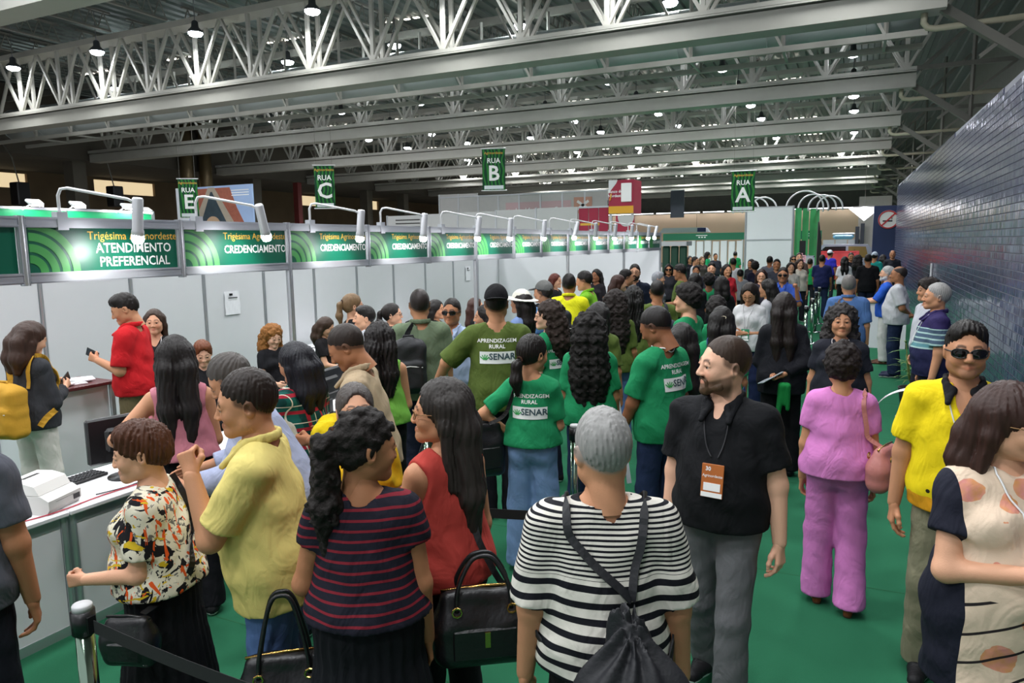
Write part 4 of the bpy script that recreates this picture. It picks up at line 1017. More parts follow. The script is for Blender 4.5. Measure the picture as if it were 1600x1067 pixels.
for nm, pts, mm, lab in (('red_cable', [(-4.17, 1.6, .757), (-4.22, 2.0, .757), (-4.16, 2.35, .757), (-4.19, 2.7, .757), (-4.16, 3.3, .757)], 'b03040', 'thin red cable lying along the counter edge'), ('black_cable', [(-4.24, 3.28, .757), (-4.19, 3.2, .757), (-4.24, 3.08, .757), (-4.20, 2.85, .757), (-4.24, 2.66, .757)], '3a3a3e', 'thin dark cable curled beside the mouse')):
    MB().tube([Bw(*p) for p in spline(pts, 30)], .004, 6).build(nm, mat('cable_'+mm, mm, rough=.5), smooth=True, label=lab, cat='cable')
# chrome slat-back chair behind the counter
def chair(u, v, rz, lab):
    t = bthing('chrome_chair', u, v, 0, lab, 'chair', None, rz); ch = mat('chrome', 'd0d2d6', rough=.12, metal=1)
    for s_ in (-1, 1):
        MB().tube([(-.20, s_*.22, 0), (-.20, s_*.22, .45), (-.23, s_*.22, .60), (-.27, s_*.21, .90)], .012, 8).build('back_leg', ch, t, True); MB().tube([(.20, s_*.22, 0), (.20, s_*.22, .44)], .012, 8).build('front_leg', ch, t, True)
    for i in range(4): MB().tube([(-.235-.011*i, -.215, .60+.085*i), (-.262-.011*i, 0, .60+.085*i), (-.235-.011*i, .215, .60+.085*i)], .013, 8).build('back_slat', ch, t, True)
    MB().bev((0, 0, .45), (.44, .46, .05), .02).build('seat', mat('seat_dark', '1c1c20', rough=.6), t)
chair(-5.2, 2.45, .25, 'chrome chair with slatted back behind the counter')
for i, v in enumerate((8.4, 10.9)):
    t = bthing('side_table', -BK+.45, v, 0, 'white table with tangled cables against the booth back wall, '+('nearer the entrance' if i == 0 else 'farther down the row'), 'table')
    MB().bev((0, 0, .74), (.7, 1.0, .04), .006).build('top', white2, t)
    for x in (-.3, .3):
        for y in (-.45, .45): m = MB(); oct_post(m, x, y, 0, .72); m.build('leg', alu, t)
    MB().bb((.29, -.43, .1), (.31, .43, .70)).build('front_panel', white, t); MB().tube([(x*.2, y*.4, .77+.02*math.sin(x*9)) for x, y in ((0, -.8), (.5, -.4), (-.4, 0), (.6, .3), (-.2, .7))], .008, 6).build('cable', blackp, t)
# belt barriers
chrome = mat('chrome', 'd0d2d6', rough=.12, metal=1); beltm_ = mat('belt_black', '141416', rough=.8)
def stanchion(x, y, lab, grp=None):
    t = empty('belt_post', (x, y, 0), 0, lab, 'barrier post', grp)
    MB().lathe([(.16, 0), (.16, .012), (.12, .025), (.03, .035)], 24).build('base', chrome, t, True); MB().lathe([(.032, .03), (.032, .90)], 20).build('tube', mat('green_chrome', '9fb8a4', rough=.14, metal=1), t, True)
    MB().lathe([(.040, .88), (.040, .965)], 20).build('belt_head', blackp, t, True); MB().lathe([(.034, .965), (.034, .985), (.030, .990)], 20).build('cap', mat('cap_grey', 'c4c4c6', rough=.4), t, True)
    MB().box((.042, 0, .92), (.01, .03, .06)).build('clip', blackp, t); return np.array((x, y))
def belt(a, b, lab, sag=.03):
    a = np.array(a); b = np.array(b); n = 10; pts = [(a[0]+(b[0]-a[0])*t, a[1]+(b[1]-a[1])*t, .92-sag*4*t*(1-t)) for t in np.linspace(.04, .96, n)]
    MB().strip(pts, .05, .002, (0, 0, 1)).build('retractable_belt', beltm_, label=lab, cat='belt')
q = at_z(128, 945, .985); s1 = stanchion(q[0], q[1], 'shiny belt post beside the patterned-blouse woman'); s2 = stanchion(-.95, 1.5, 'belt post at the open end of the near barrier')
belt(s1, s2, 'black retractable belt in front of the patterned-blouse woman')
s3 = stanchion(-2.75, 4.35, 'belt post behind the red sleeveless top woman'); s4 = stanchion(*(at_z(898, 664, .985)[:2]), 'chrome belt post between the green T-shirt wearers'); s5 = stanchion(-1.12, 3.25, 'belt post beside the striped-sweater man')
belt(s3, (-2.1, 3.05), 'black retractable belt behind the red sleeveless top woman'); s6 = stanchion(-2.1, 3.05, 'belt post by the jeans of the ponytailed student'); belt(s6, s5, 'black retractable belt across the jeans of the ponytailed student')
pp = [stanchion(*(at_z(x, y, 0)[:2]), ORD[i]+' chrome post of the barrier row beside the black-blazer woman', 'barrier row in the aisle') for i, (x, y) in enumerate(((1257, 557), (1267, 537), (1273, 519), (1278, 506)))]
for i in range(3): belt(pp[i], pp[i+1], ORD[i]+' black belt of the barrier row beside the black-blazer woman')
# ================================================================ behind the booths
# second green fascia with floodlights
t = empty('rear_fascia', (0, 0, 0), 0, 'long bright green fascia of the booth row behind', 'sign'); X2 = -12.5
a = at_x(0, 323, X2); b = at_x(236, 334, X2); lo = at_x(236, 347, X2)
MB().bb((X2-.1, a[1]-2, lo[2]-.25), (X2, b[1], b[2])).build('band', mat('bright_green', '1c9a62', rough=.35), t); MB().bb((X2-.11, a[1]-2, b[2]), (X2+.02, b[1]+.02, b[2]+.04)).build('rail', alu, t); MB().bb((X2-.06, b[1], lo[2]-.25), (X2+.02, b[1]+.06, b[2]+.05)).build('upright', alu, t)
for i, (px_, py_) in enumerate(((54, 316), (121, 319), (200, 322), (227, 328))):
    c = at_x(px_, py_, X2+.25); f = empty('flood_lamp', c, 0, ORD[i]+' small white floodlight above the rear green fascia', 'lamp', 'floodlights of the rear fascia')
    MB().bev((0, 0, 0), (.16, .24, .05), .015, Matrix.Rotation(.5, 3, 'Y')).build('head', mat('lamp_white', 'dcdcdc', rough=.4), f); MB().box((.01, 0, -.032), (.13, .20, .01), Matrix.Rotation(.5, 3, 'Y')).build('lens', glow, f); MB().tube([(-.05, 0, 0), (-.25, -.06, -.12)], .012, 6).build('arm', armw, f)
# loudspeakers high on the left
for px_, py_, lab in ((32, 303, 'black loudspeaker hung near the bright arched opening'), (180, 307, 'black loudspeaker hung beside the concrete column')):
    c = at_x(px_, py_, -33.4); s_ = empty('loudspeaker', c, 0, lab, 'loudspeaker'); MB().bev((0, 0, 0), (.6, .55, 1.0), .04).build('cabinet', blackp, s_); MB().bb((.295, -.23, -.45), (.312, .23, .45)).build('grille', mat('grille_black', '1e1e20', rough=.9), s_); MB().tube([(0, 0, .4), (-.35, 0, 1.6), (-1.0, 0, 2.3)], .03, 6).build('hanger', steel_d, s_)
# street banners
leafm = None
def banner_mat():
    def bld(nt, co):
        n = nnoise(nt, co, 2.6, 1, (1, 1, .8), 1.2); w = nt.nodes.new('ShaderNodeTexWave'); w.inputs['Scale'].default_value = 2.2; w.inputs['Distortion'].default_value = 5; w.inputs['Detail'].default_value = 0; nt.links.new(co, w.inputs[0])
        return nmix(nt, nmath(nt, 'GREATER_THAN', w.outputs[1], .62), '123f2b', '2f7a35')
    return pat('banner_leaf', bld, .6)
bmat = banner_mat()
for ch_, (px0, px1), (yt, yb), W_ in (('E', (285, 309), (279, 341), 0), ('C', (494, 524), (258, 326), 0), ('B', (753, 791), (232, 298), 0), ('A', (1142, 1178), (267, 331), 0)):
    Y = {'E': 20.4, 'C': 20.4, 'B': 24.4, 'A': 28.3}[ch_]; a = at_y((px0+px1)/2, yt, Y); b = at_y((px0+px1)/2, yb, Y); dist = math.hypot(a[0], Y); hh = a[2]-b[2]; ww = hh*{'E': .46, 'C': .46, 'B': .56, 'A': .56}[ch_]
    az = math.atan2(a[0], Y); t = empty('street_banner', b, -az*.75, 'green hanging street banner lettered RUA '+ch_, 'banner')
    MB().bb((-ww/2, -.006, .02), (ww/2, .006, hh)).build('sheet', bmat, t); MB().tube([(-ww/2-.05, 0, hh), (ww/2+.05, 0, hh)], .022, 8).build('top_bar', armw, t); MB().tube([(-ww/2-.05, 0, .01), (ww/2+.05, 0, .01)], .02, 8).build('bottom_bar', armw, t)
    MB().bb((-ww*.42, -.012, .06), (ww*.42, -.008, .06+hh*.085)).build('white_strip', mat('strip_white', 'd5dde0', rough=.6), t)
    XZ = lambda x, z: Matrix.Translation((x, -.012, z)) @ Matrix.Rotation(math.pi/2, 4, 'X')
    put_text('gold_lettering', 'Agrinordeste', hh*.085, XZ(0, hh*.895), goldt, t, .006); put_text('lettering', 'RUA', hh*.165, XZ(0, hh*.71), whitet, t, .02); put_text('letter', ch_, hh*.50, XZ(0, hh*.40), whitet, t, .02)
    for s_ in (-1, 1): MB().tube([(s_*ww*.4, 0, hh), (s_*ww*.4, 0, (ZT+.01 if ch_ == 'B' else ZR-.85)-b[2])], .006, 5).build('cable', steel_d, t)
t = empty('dark_banner', at_y(1058, 340, 45), 0, 'plain dark grey banner seen from behind near the far wall', 'banner'); MB().bb((-.42, -.01, 0), (.42, .01, 1.65)).build('sheet', mat('dark_cloth', '4a4c58', rough=.8), t); MB().tube([(-.45, 0, 1.65), (.45, 0, 1.65)], .02, 6).build('top_bar', armw, t); [MB().tube([(x, 0, 1.65), (x, 0, ZR-t.location.z-.03)], .006, 5).build('cable', steel_d, t) for x in (-.4, .4)]
# billboard with a pointed arch picture
def board(name, lab, x0, y0, x1, y1, Y, cat='billboard'):
    a = at_y(x0, y1, Y); b = at_y(x1, y0, Y); t = empty(name, a, 0, lab, cat)
    if a[2] > .3:
        for x in (.06, b[0]-a[0]-.06): MB().bb((x-.04, .03, -a[2]), (x+.04, .10, .02)).build('leg', alu, t)
    elif a[2] < 0: t.location.z = 0; a[2] = 0
    return t, b[0]-a[0], b[2]-a[2]
t, W_, H_ = board('billboard', 'large billboard printed with a pointed brick arch and blue sky', 279, 287, 393, 356, 23.2)
MB().bb((0, 0, 0), (W_, .08, H_)).build('board', mat('print_sky', '9db6dc', rough=.5, vary=.12, vscale=1.2), t)
def flat(name, poly, m_, d, par): MB().prism(poly, -.004-d, -.002, 'y').build(name, m_, par)
flat('white_edge', [(0, 0), (.16*W_, 0), (.16*W_, H_), (0, H_)], mat('print_white', 'dfe3ea', rough=.5), .002, t); flat('brick_print', [(.16*W_, 0), (.9*W_, 0), (.8*W_, .45*H_), (.72*W_, .95*H_), (.2*W_, .95*H_)], mat('print_brick', '9a5a48', rough=.6, vary=.3, vscale=8), .003, t)
flat('arch_print', [(.2*W_, 0), (.78*W_, 0), (.52*W_, .97*H_), (.44*W_, .97*H_)], mat('print_stone', 'a49a8a', rough=.6, vary=.15), .005, t); flat('opening_print', [(.3*W_, 0), (.68*W_, 0), (.49*W_, .86*H_), (.47*W_, .86*H_)], mat('print_dark', '33424a', rough=.6, vary=.4, vscale=3), .007, t); flat('dome_print', [(.40*W_+.10*W_*math.cos(a)*1.0+.08*W_, .02*H_+.24*H_*math.sin(a)) for a in np.linspace(0, math.pi, 12)], mat('print_tan', 'b89a7c', rough=.6), .009, t)
for j in range(3): MB().bb((.74*W_, -.008, (.86-.06*j)*H_), (.96*W_, -.004, (.88-.06*j)*H_)).build('printed_line', whitet, t)
# bank stand: grey walls, mirrored sign seen from behind, red panels, tower sign
gpan = mat('grey_panel', 'b9bab9', rough=.6, vary=.03); trans = mat('translucent_sheet', 'b4b3b2', rough=.6, vary=.05); redp = mat('red_panel', '9b1c3a', rough=.4); yel = mat('yellow_print', 'e0a92c', rough=.4)
YB = 27.0
t, W_, H_ = board('bank_stand', 'tall grey back wall of the bank stand with mirrored lettering', 688, 296, 950, 372, YB, 'stand')
n = 8
for k in range(n):
    MB().bb((W_*k/n+.03, 0, 0), (W_*(k+1)/n-.03, .05, H_*(1.0+.06*(k < 2)-.02*k/n))).build('panel', trans, t); MB().bb((W_*k/n-.03, -.02, 0), (W_*k/n+.03, .06, H_*(1.0+.06*(k < 2)))).build('upright', alu, t)
MB().bb((0, -.03, H_*.97), (W_, .06, H_)).build('rail', alu, t)
MB().bb((.42*W_, -.012, .50*H_), (.80*W_, -.004, .80*H_)).build('faded_red_band', mat('faded_red', 'c0a2a6', rough=.6), t)
put_text('mirrored_lettering', 'Banco do Nordeste', H_*.17, Matrix.Translation((.57*W_, -.02, .60*H_)) @ Matrix.Diagonal((-1, 1, 1, 1)) @ Matrix.Rotation(math.pi/2, 4, 'X'), mat('faded_white', 'dcdcdc', rough=.6), t, .015)
MB().bb((.815*W_, -.016, .50*H_), (.915*W_, -.004, .86*H_)).build('emblem_square', mat('faded_orange', 'b98a78', rough=.6), t)
for r_ in (.6, -.6): MB().box((.865*W_, -.02, .68*H_), (.075*W_, .008, .10), Matrix.Rotation(r_, 3, 'Y')).build('emblem_cross', mat('faded_white', 'dcdcdc', rough=.6), t)
t, W_, H_ = board('stand_wall', 'lower grey partition wall before the bank stand', 606, 323, 903, 372, 24.5, 'partition')
for k in range(5): MB().bb((W_*k/5+.02, 0, 0), (W_*(k+1)/5-.02, .05, H_*(.9+.1*k/4))).build('panel', gpan, t); MB().bb((W_*k/5-.03, -.02, 0), (W_*k/5+.03, .07, H_*(.9+.1*k/4)+.02)).build('upright', alu, t)
for j in range(3): MB().bb((W_*.05, -.01, H_*(.42+.14*j)), (W_*.19, -.004, H_*(.46+.14*j))).build('louvre', darkm, t)
t, W_, H_ = board('red_partition', 'dark red panel wall of the bank stand with small gold lettering', 904, 324, 951, 372, 24.6, 'partition')
for k in range(3): MB().bb((W_*k/3+.015, 0, 0), (W_*(k+1)/3-.015, .05, H_)).build('panel', redp, t)
MB().bb((0, -.02, H_), (W_, .07, H_+.06)).build('rail', alu, t); MB().bb((W_*.06, -.006, H_*.42), (W_*.7, -.002, H_*.50)).build('gold_line', goldt, t)
t, W_, H_ = board('tower_sign', 'red and white tower sign of the bank with yellow base stripe', 951, 280, 990, 334, 24.4, 'sign')
MB().bb((0, 0, 0), (W_, 1.0, H_)).build('box', redp, t); MB().bb((0, -.008, H_*.0), (W_, -.002, H_*.22)).build('yellow_stripe', yel, t); MB().bb((-.008, .0, H_*.3), (-.002, 1.0, H_)).build('white_side', white, t); flat('white_corner', [(0, H_*.62), (.3*W_, H_*.9), (.36*W_, H_), (0, H_)], white, .004, t)
m = MB().bev((.72*W_, -.02, .62*H_), (.42*W_, .03, .56*H_), .02); m.build('white_card', whitet, t)
XZ = lambda x, z: Matrix.Translation((x, -.012, z)) @ Matrix.Rotation(math.pi/2, 4, 'X')
put_text('lettering', 'Banco do', H_*.12, XZ(.27*W_, .66*H_), whitet, t, .015); put_text('lettering', 'Nordeste', H_*.12, XZ(.27*W_, .53*H_), whitet, t, .015); MB().tube([(.10*W_, -.02, .5*H_), (.06*W_, -.02, .4*H_), (.11*W_, -.02, .6*H_)], .02, 6).build('emblem', yel, t)
t, W_, H_ = board('red_side_panel', 'red stand panel with grey circle below the tower sign', 962, 336, 991, 372, 23.9, 'partition')
MB().bb((0, 0, 0), (W_, .05, H_)).build('panel', redp, t); flat('grey_disc', [(.55*W_+.45*W_*math.cos(a), H_-.45*H_*math.sin(a)*1.1) for a in np.linspace(0, math.pi, 14)], gpan, .004, t); flat('yellow_corner', [(.75*W_, .35*H_), (W_, .2*H_), (W_, .55*H_)], yel, .003, t)
# dark green stand at the end of the booths
t, W_, H_ = board('green_stand', 'dark green ribbed panel stand at the end of the booths', 1033, 384, 1074, 470, 19.5, 'stand')
for k in range(3): MB().bev((W_*(k+.5)/3, .05, H_/2), (W_/3-.03, .10, H_), .03).build('panel', mat('deep_green', '1f4a38', rough=.5, vary=.1), t)
MB().bb((0, -.1, H_), (W_, .6, H_+.12)).build('header', white, t); MB().bb((.2*W_, -.008, .35*H_), (.7*W_, -.001, .45*H_)).build('gold_mark', mat('dull_gold', '7a6a34', rough=.6), t)
# far green fascia stands and white partitions
for x0, x1, y0, y1, Y, lab in ((1036, 1162, 363, 376, 44, 'long green fascia of the far stands with small white mark'), (1245, 1284, 360, 374, 46, 'green fascia board of the stand beside the pickup')):
    t, W_, H_ = board('far_fascia', lab, x0, y0, x1, y1, Y, 'sign'); MB().bb((0, 0, 0), (W_, .3, H_)).build('board', mat('mid_green', '1a6e4e', rough=.5), t); MB().bb((W_*.42, -.008, H_*.62), (W_*.56, -.002, H_*.72)).build('white_line', whitet, t)
    for j in range(3): MB().bb((W_*(.45+.035*j), -.008, H_*.32), (W_*(.472+.035*j), -.002, H_*.48)).build('white_mark', whitet, t)
for i in range(7):
    t, W_, H_ = board('white_partition', ORD[i]+' white partition panel under the long far fascia', 1075+12.4*i, 376+(i % 2), 1087+12.4*i, 440, 42.5, 'partition'); MB().bb((0, 0, 0), (W_-.04, .05, H_)).build('panel', white, t); MB().bb((W_-.04, -.01, 0), (W_, .06, H_)).build('upright', alu, t)
t, W_, H_ = board('awning', 'row of pale market awnings above the far fascia', 1030, 355, 1103, 364, 50, 'awning'); MB().prism([(0, 0), (W_, 0), (W_*.92, H_), (W_*.08, H_)], 0, 2, 'y').build('canopy', mat('awning_white', 'cfd0d8', rough=.7), t); MB().bb((W_*.82, -.02, .1*H_), (W_, 0, H_*.9)).build('blue_end', mat('awning_blue', '34366e', rough=.6), t)
# white tower block with green translucent side and white hoops
t, W_, H_ = board('white_tower', 'tall white panel tower with green side and white hoops', 1162, 322, 1240, 470, 33.5, 'stand')
for k in range(2): MB().bb((.04, 0, H_*k*.62), (W_-.04, .06, H_*(.62 if k == 0 else 1)-.03)).build('panel', white, t)
for x in (0, W_): m = MB(); oct_post(m, x, .02, 0, H_+.03, .05); m.build('upright', alu, t)
MB().bb((0, -.01, H_*.605), (W_, .07, H_*.625)).build('rail', alu, t); MB().bb((0, -.01, H_-.03), (W_, .07, H_+.02)).build('rail', alu, t)
gg = mat('green_translucent', '3f9a5c', rough=.3, vary=.5, vscale=.8)
for k in range(3): MB().bb((W_+.06+.27*k, .3+.5*k, H_*.42), (W_+.31+.27*k, .36+.5*k, H_*.98)).build('green_side', gg, t)
MB().bb((W_+.86, 1.2, 0), (W_+.98, 1.5, H_*.97)).build('green_upright', gg, t); MB().bb((W_+.10, .5, 0), (W_+.78, .56, H_*.40)).build('door_panel', gpan, t)
for i, (x, r) in enumerate(((-.1, .55), (.3, .55), (.65, .55), (W_+.4, .75), (W_+.75, .60), (W_+1.1, .55), (W_+1.4, .5))): MB().tube([(x+r*math.cos(a), .6, H_-.1+r*math.sin(a)) for a in np.linspace(-.2, math.pi+.2, 20)], .035, 8).build('hoop', armw, t, True)
# black vertical sign and feather flag
t, W_, H_ = board('vertical_sign', 'black upright sign with pink and white lettering beside the pickup', 1247, 376, 1259, 440, 29.5, 'sign'); MB().bb((0, 0, 0), (W_, .05, H_)).build('board', blackp, t); put_text('lettering', 'nar', H_*.22, Matrix.Translation((W_*.62, -.01, H_*.55)) @ Matrix.Rotation(math.pi/2, 4, 'X') @ Matrix.Rotation(math.pi/2, 4, 'Z'), mat('pink_text', 'e7a8b4', rough=.5), t, .03)
c = at_y(1274, 440, 28); t = empty('feather_flag', (c[0], 28, 0), 0, 'tall narrow black feather flag before the red pickup', 'flag'); zt = at_y(1274, 346, 28)[2]; MB().tube([(0, 0, 0), (0, 0, zt*.6), (.02, 0, zt)], .012, 6).build('pole', steel_d, t); MB().prism([(0, 1.2), (.14, 1.3), (.15, zt*.75), (.05, zt-.02), (0, zt-.02)], -.004, .004, 'y').build('cloth', blackp, t); MB().lathe([(.2, 0), (.18, .04)], 12).build('base', blackp, t)
# red pickup and silver van
def pickup():
    c = at_y(1308, 430, 38); t = empty('pickup_truck', (c[0], 38, 0), math.pi/2*1.0, 'red pickup truck with dark windows behind the queue', 'car'); red = mat('car_red', 'a51218', rough=.4, spec=.4)
    m = MB(); m.prism([(-2.6, .45), (2.6, .45), (2.6, .95), (1.5, 1.05), (.9, 1.65), (-.9, 1.70), (-1.1, 1.08), (-2.6, 1.05)], -.9, .9, 'y'); m.build('bodywork', red, t)
    m = MB(); m.prism([(1.35, 1.08), (.86, 1.60), (-.82, 1.64), (-.95, 1.10)], -.91, .91, 'y'); m.build('side_windows', mat('car_glass', '14181c', rough=.08), t); m = MB(); m.box((1.18, 0, 1.36), (.02, 1.6, .62), Matrix.Rotation(-.82, 3, 'Y')); m.build('windscreen', mat('car_glass', '14181c', rough=.08), t); MB().bb((-.93, -.78, 1.15), (-.90, .78, 1.62)).build('rear_window', mat('car_glass', '14181c', rough=.08), t)
    for s_ in (-1, 1): MB().tube([(-.8, s_*.7, 1.74), (.8, s_*.7, 1.72)], .02, 6).build('roof_rail', blackp, t)
    for x in (-1.7, 1.7):
        for s_ in (-1, 1): w_ = MB(); w_.lathe([(.36, -.11), (.38, -.08), (.38, .08), (.36, .11)], 24); o = w_.build('wheel', mat('tyre', '18181a', rough=.8), t, True); o.location = (x, s_*.85, .38); o.rotation_euler = (math.pi/2, 0, 0); MB().lathe([(.22, -.12), (.22, .12)], 12).build('hub', alu, o)
    MB().bb((2.58, -.8, .5), (2.68, .8, .75)).build('bumper', blackp, t)
pickup()
c = at_y(1310, 430, 42.5); t = empty('silver_van', (c[0]-.2, 42.5, 0), 0, 'silver van with lit rear window behind the red pickup', 'car'); m = MB(); m.prism([(-1.9, .4), (1.7, .4), (1.75, 1.7), (1.55, 1.95), (-.6, 1.98), (-1.2, 1.55), (-1.9, 1.2)], 0, 1.9, 'y'); m.build('bodywork', mat('car_silver', 'aab0c2', rough=.3, metal=.4), t); MB().prism([(-1.1, 1.3), (-.5, 1.85), (.5, 1.86), (.5, 1.25)], -.01, 0, 'y').build('front_window', mat('car_glass', '14181c', rough=.08), t); MB().prism([(.62, 1.25), (.62, 1.86), (1.45, 1.84), (1.6, 1.25)], -.01, 0, 'y').build('rear_window', mat('amber_glass', '8a7444', rough=.2), t)  # rear window has a plain amber glass colour
for x in (-1.2, 1.1): o = MB().lathe([(.33, -.1), (.34, .1)], 20).build('wheel', mat('tyre', '18181a', rough=.8), t, True); o.location = (x, .08, .34); o.rotation_euler = (math.pi/2, 0, 0)
t, W_, H_ = board('blue_display', 'pale blue rounded display box above the white partition', 1301, 365, 1335, 374, 47, 'display'); MB().bev((W_/2, .2, H_/2), (W_, .4, H_), .12).build('box', mat('pale_blue', '7fb2d8', rough=.4), t); MB().bev((W_/2, .25, H_), (W_*1.06, .4, .12), .05).build('rim', white, t)
t, W_, H_ = board('back_partition', 'white partition wall behind the silver van', 1284, 374, 1345, 425, 46, 'partition')
for k in range(3): MB().bb((W_*k/3, 0, 0), (W_*(k+1)/3-.05, .05, H_)).build('panel', white, t)
# inverted white pyramid lamp
c = at_y(1350, 345, 40); t = empty('pyramid_lamp', c, 0, 'white inverted pyramid lamp glowing beside the navy wall end', 'lamp'); ht = at_y(1350, 325, 40)[2]-c[2]; MB().lathe([(.001, 0), (ht*1.15, ht)], 4, cap=False).build('shade', mat('pyramid_glow', 'ffffff', emit='fdfbff', es=5), t); MB().box((0, 0, ht+.03), (ht*1.7, ht*1.7, .06)).build('top', armw, t); MB().tube([(0, 0, ht), (0, 0, ht+3)], .01, 5).build('cable', steel_d, t)
for px_, y0, y1 in ((1339, 354, 372), (1347, 349, 372)): a = at_y(px_, y1, 45.6); b = at_y(px_, y0, 45.6); MB().bb((a[0]-.1, 45.5, 0), (a[0]+.1, 45.7, b[2])).build('upright_board', mat('slate', '3a3e48', rough=.5), label=('shorter' if y0 > 352 else 'taller')+' narrow dark upright panel against the pale wall', cat='panel')
# conduit on the tiled wall, desk by the wall, plant
MB().tube([(XW-.03, at_x(1457, 430, XW)[1], 0), (XW-.03, at_x(1457, 430, XW)[1], at_x(1457, 411, XW)[2])], .022, 8).build('conduit', mat('conduit_white', 'd8d8dc', rough=.5), label='short white conduit pipe fixed to the blue tiled wall', cat='pipe')
q = at_z(1378, 545, 0); t = empty('white_stand', (q[0], q[1]+.4, 0), 0, 'white box counter before the blue-shirted bearded man', 'counter'); MB().bb((-.42, -.3, 0), (.42, .3, .93)).build('body', white, t); MB().bev((0, 0, .95), (.92, .68, .04), .008).build('top', white2, t)
def plant(px_, py_):
    q = at_z(px_, py_, 0); t = empty('potted_plant', (q[0], q[1], 0), 0, 'leafy bamboo palm in a dark pot beside the striped-polo man', 'plant'); r = random.Random(7)
    MB().lathe([(.13, 0), (.17, .28), (.18, .30), (.16, .30), (.15, .27)], 18).build('pot', mat('pot_dark', '2e2a28', rough=.6), t, True); lm = mat('palm_leaf', '5a7f3c', rough=.5, vary=.3, vscale=8)
    for i in range(9):
        a = r.uniform(0, 6.28); hh = r.uniform(.55, .98); lx, ly = .12*math.cos(a), .12*math.sin(a); st = MB(); st.tube([(0, 0, .25), (lx*.6, ly*.6, hh*.6), (lx, ly, hh)], .007, 6); st.build('stem', mat('stem_green', '6a7a3a', rough=.6), t, True)
        for j in range(7):
            b = a+r.uniform(-1.4, 1.4); L = r.uniform(.16, .30); z0 = hh*r.uniform(.55, 1.0); p0 = Vector((lx*z0/hh, ly*z0/hh, z0)); d = Vector((math.cos(b), math.sin(b), r.uniform(.0, .6))).normalized(); s_ = d.cross(Vector((0, 0, 1))).normalized(); lf = MB()
            pts = [p0, p0+d*L*.35+s_*.016, p0+d*L*.35-s_*.016, p0+d*L*.7+s_*.012-Vector((0, 0, .02)), p0+d*L*.7-s_*.012-Vector((0, 0, .02)), p0+d*L-Vector((0, 0, .06))]; lf.add(pts, [(0, 2, 1), (1, 2, 4, 3), (3, 4, 5)]); lf.build('leaf', lm, t, True)
plant(1424, 640)
# ================================================================ clothes with prints
def stripes(name, cols, per, duty, axis=2, rough=.8):
    def bld(nt, co):
        o = nxyz(nt, co); f = nmath(nt, 'FRACT', nmath(nt, 'DIVIDE', nmath(nt, 'ADD', o[axis], nmath(nt, 'MULTIPLY', nnoise(nt, co, 7, 1), .012)), per))
        return nmix(nt, nmath(nt, 'LESS_THAN', f, duty), cols[0], cols[1])
    return pat(name, bld, rough)
M_redstripe = stripes('red_navy_stripes', ('1b1a26', '7a1f2c'), .034, .26)
def _sweater(nt, co):        # fine stripes over the shoulders, broad ones below
    o = nxyz(nt, co); zz = nmath(nt, 'ADD', o[2], nmath(nt, 'MULTIPLY', nnoise(nt, co, 6, 1), .014))
    fine = nmath(nt, 'LESS_THAN', nmath(nt, 'FRACT', nmath(nt, 'DIVIDE', zz, .0150)), .45); broad = nmath(nt, 'LESS_THAN', nmath(nt, 'FRACT', nmath(nt, 'DIVIDE', zz, .050)), .42)
    up = nmath(nt, 'GREATER_THAN', zz, 1.235); hi = nmath(nt, 'ADD', nmath(nt, 'MULTIPLY', up, fine), nmath(nt, 'MULTIPLY', nmath(nt, 'SUBTRACT', 1, up), broad))
    return nmix(nt, hi, 'd6d2c8', '14151c')
M_sweater = pat('striped_knit', _sweater)
def _abstract(nt, co):
    a = nnoise(nt, co, 7, 3, (1, 1, 1.2), 2.2); b = nnoise(nt, co, 9, 2, (1.4, 1, .6), 3.0); c = nnoise(nt, co, 22, 2, None, 1.5)
    mp = nt.nodes.new('ShaderNodeMapping'); mp.inputs['Location'].default_value = (3, 5, 2); nt.links.new(co, mp.inputs[0]); d = nnoise(nt, mp.outputs[0], 8, 2, (1, 1, 1.6), 2.5)
    x = nmix(nt, nmath(nt, 'GREATER_THAN', c, .60), 'd9d2bd', '6d6a66'); x = nmix(nt, nmath(nt, 'GREATER_THAN', a, .545), x, '17161a'); x = nmix(nt, nmath(nt, 'GREATER_THAN', b, .60), x, 'd8551f'); return nmix(nt, nmath(nt, 'GREATER_THAN', d, .64), x, 'c8a824')
M_abstract = pat('abstract_print', _abstract)
def _floral(nt, co):
    v = nt.nodes.new('ShaderNodeTexVoronoi'); v.inputs['Scale'].default_value = 6.5; nt.links.new(co, v.inputs[0])
    a = nnoise(nt, co, 6, 2, None, 1.8); o = nxyz(nt, co)
    fl = nmix(nt, nnoise(nt, co, 26, 2), 'd98a9a', 'c9952c'); x = nmix(nt, nmath(nt, 'LESS_THAN', nmath(nt, 'ADD', v.outputs[0], nmath(nt, 'MULTIPLY', nnoise(nt, co, 14, 2), .35)), .50), 'd9c3ac', fl)
    st = nmath(nt, 'LESS_THAN', nmath(nt, 'FRACT', nmath(nt, 'ADD', nmath(nt, 'MULTIPLY', o[2], 9), nmath(nt, 'MULTIPLY', o[0], 5))), .10); x = nmix(nt, nmath(nt, 'MULTIPLY', st, nmath(nt, 'LESS_THAN', o[2], 1.05)), x, '2a2426')
    sl = nmath(nt, 'GREATER_THAN', nmath(nt, 'ABSOLUTE', o[0]), .185); return nmix(nt, sl, x, '1b1d2a')
M_floral = pat('floral_print', _floral)
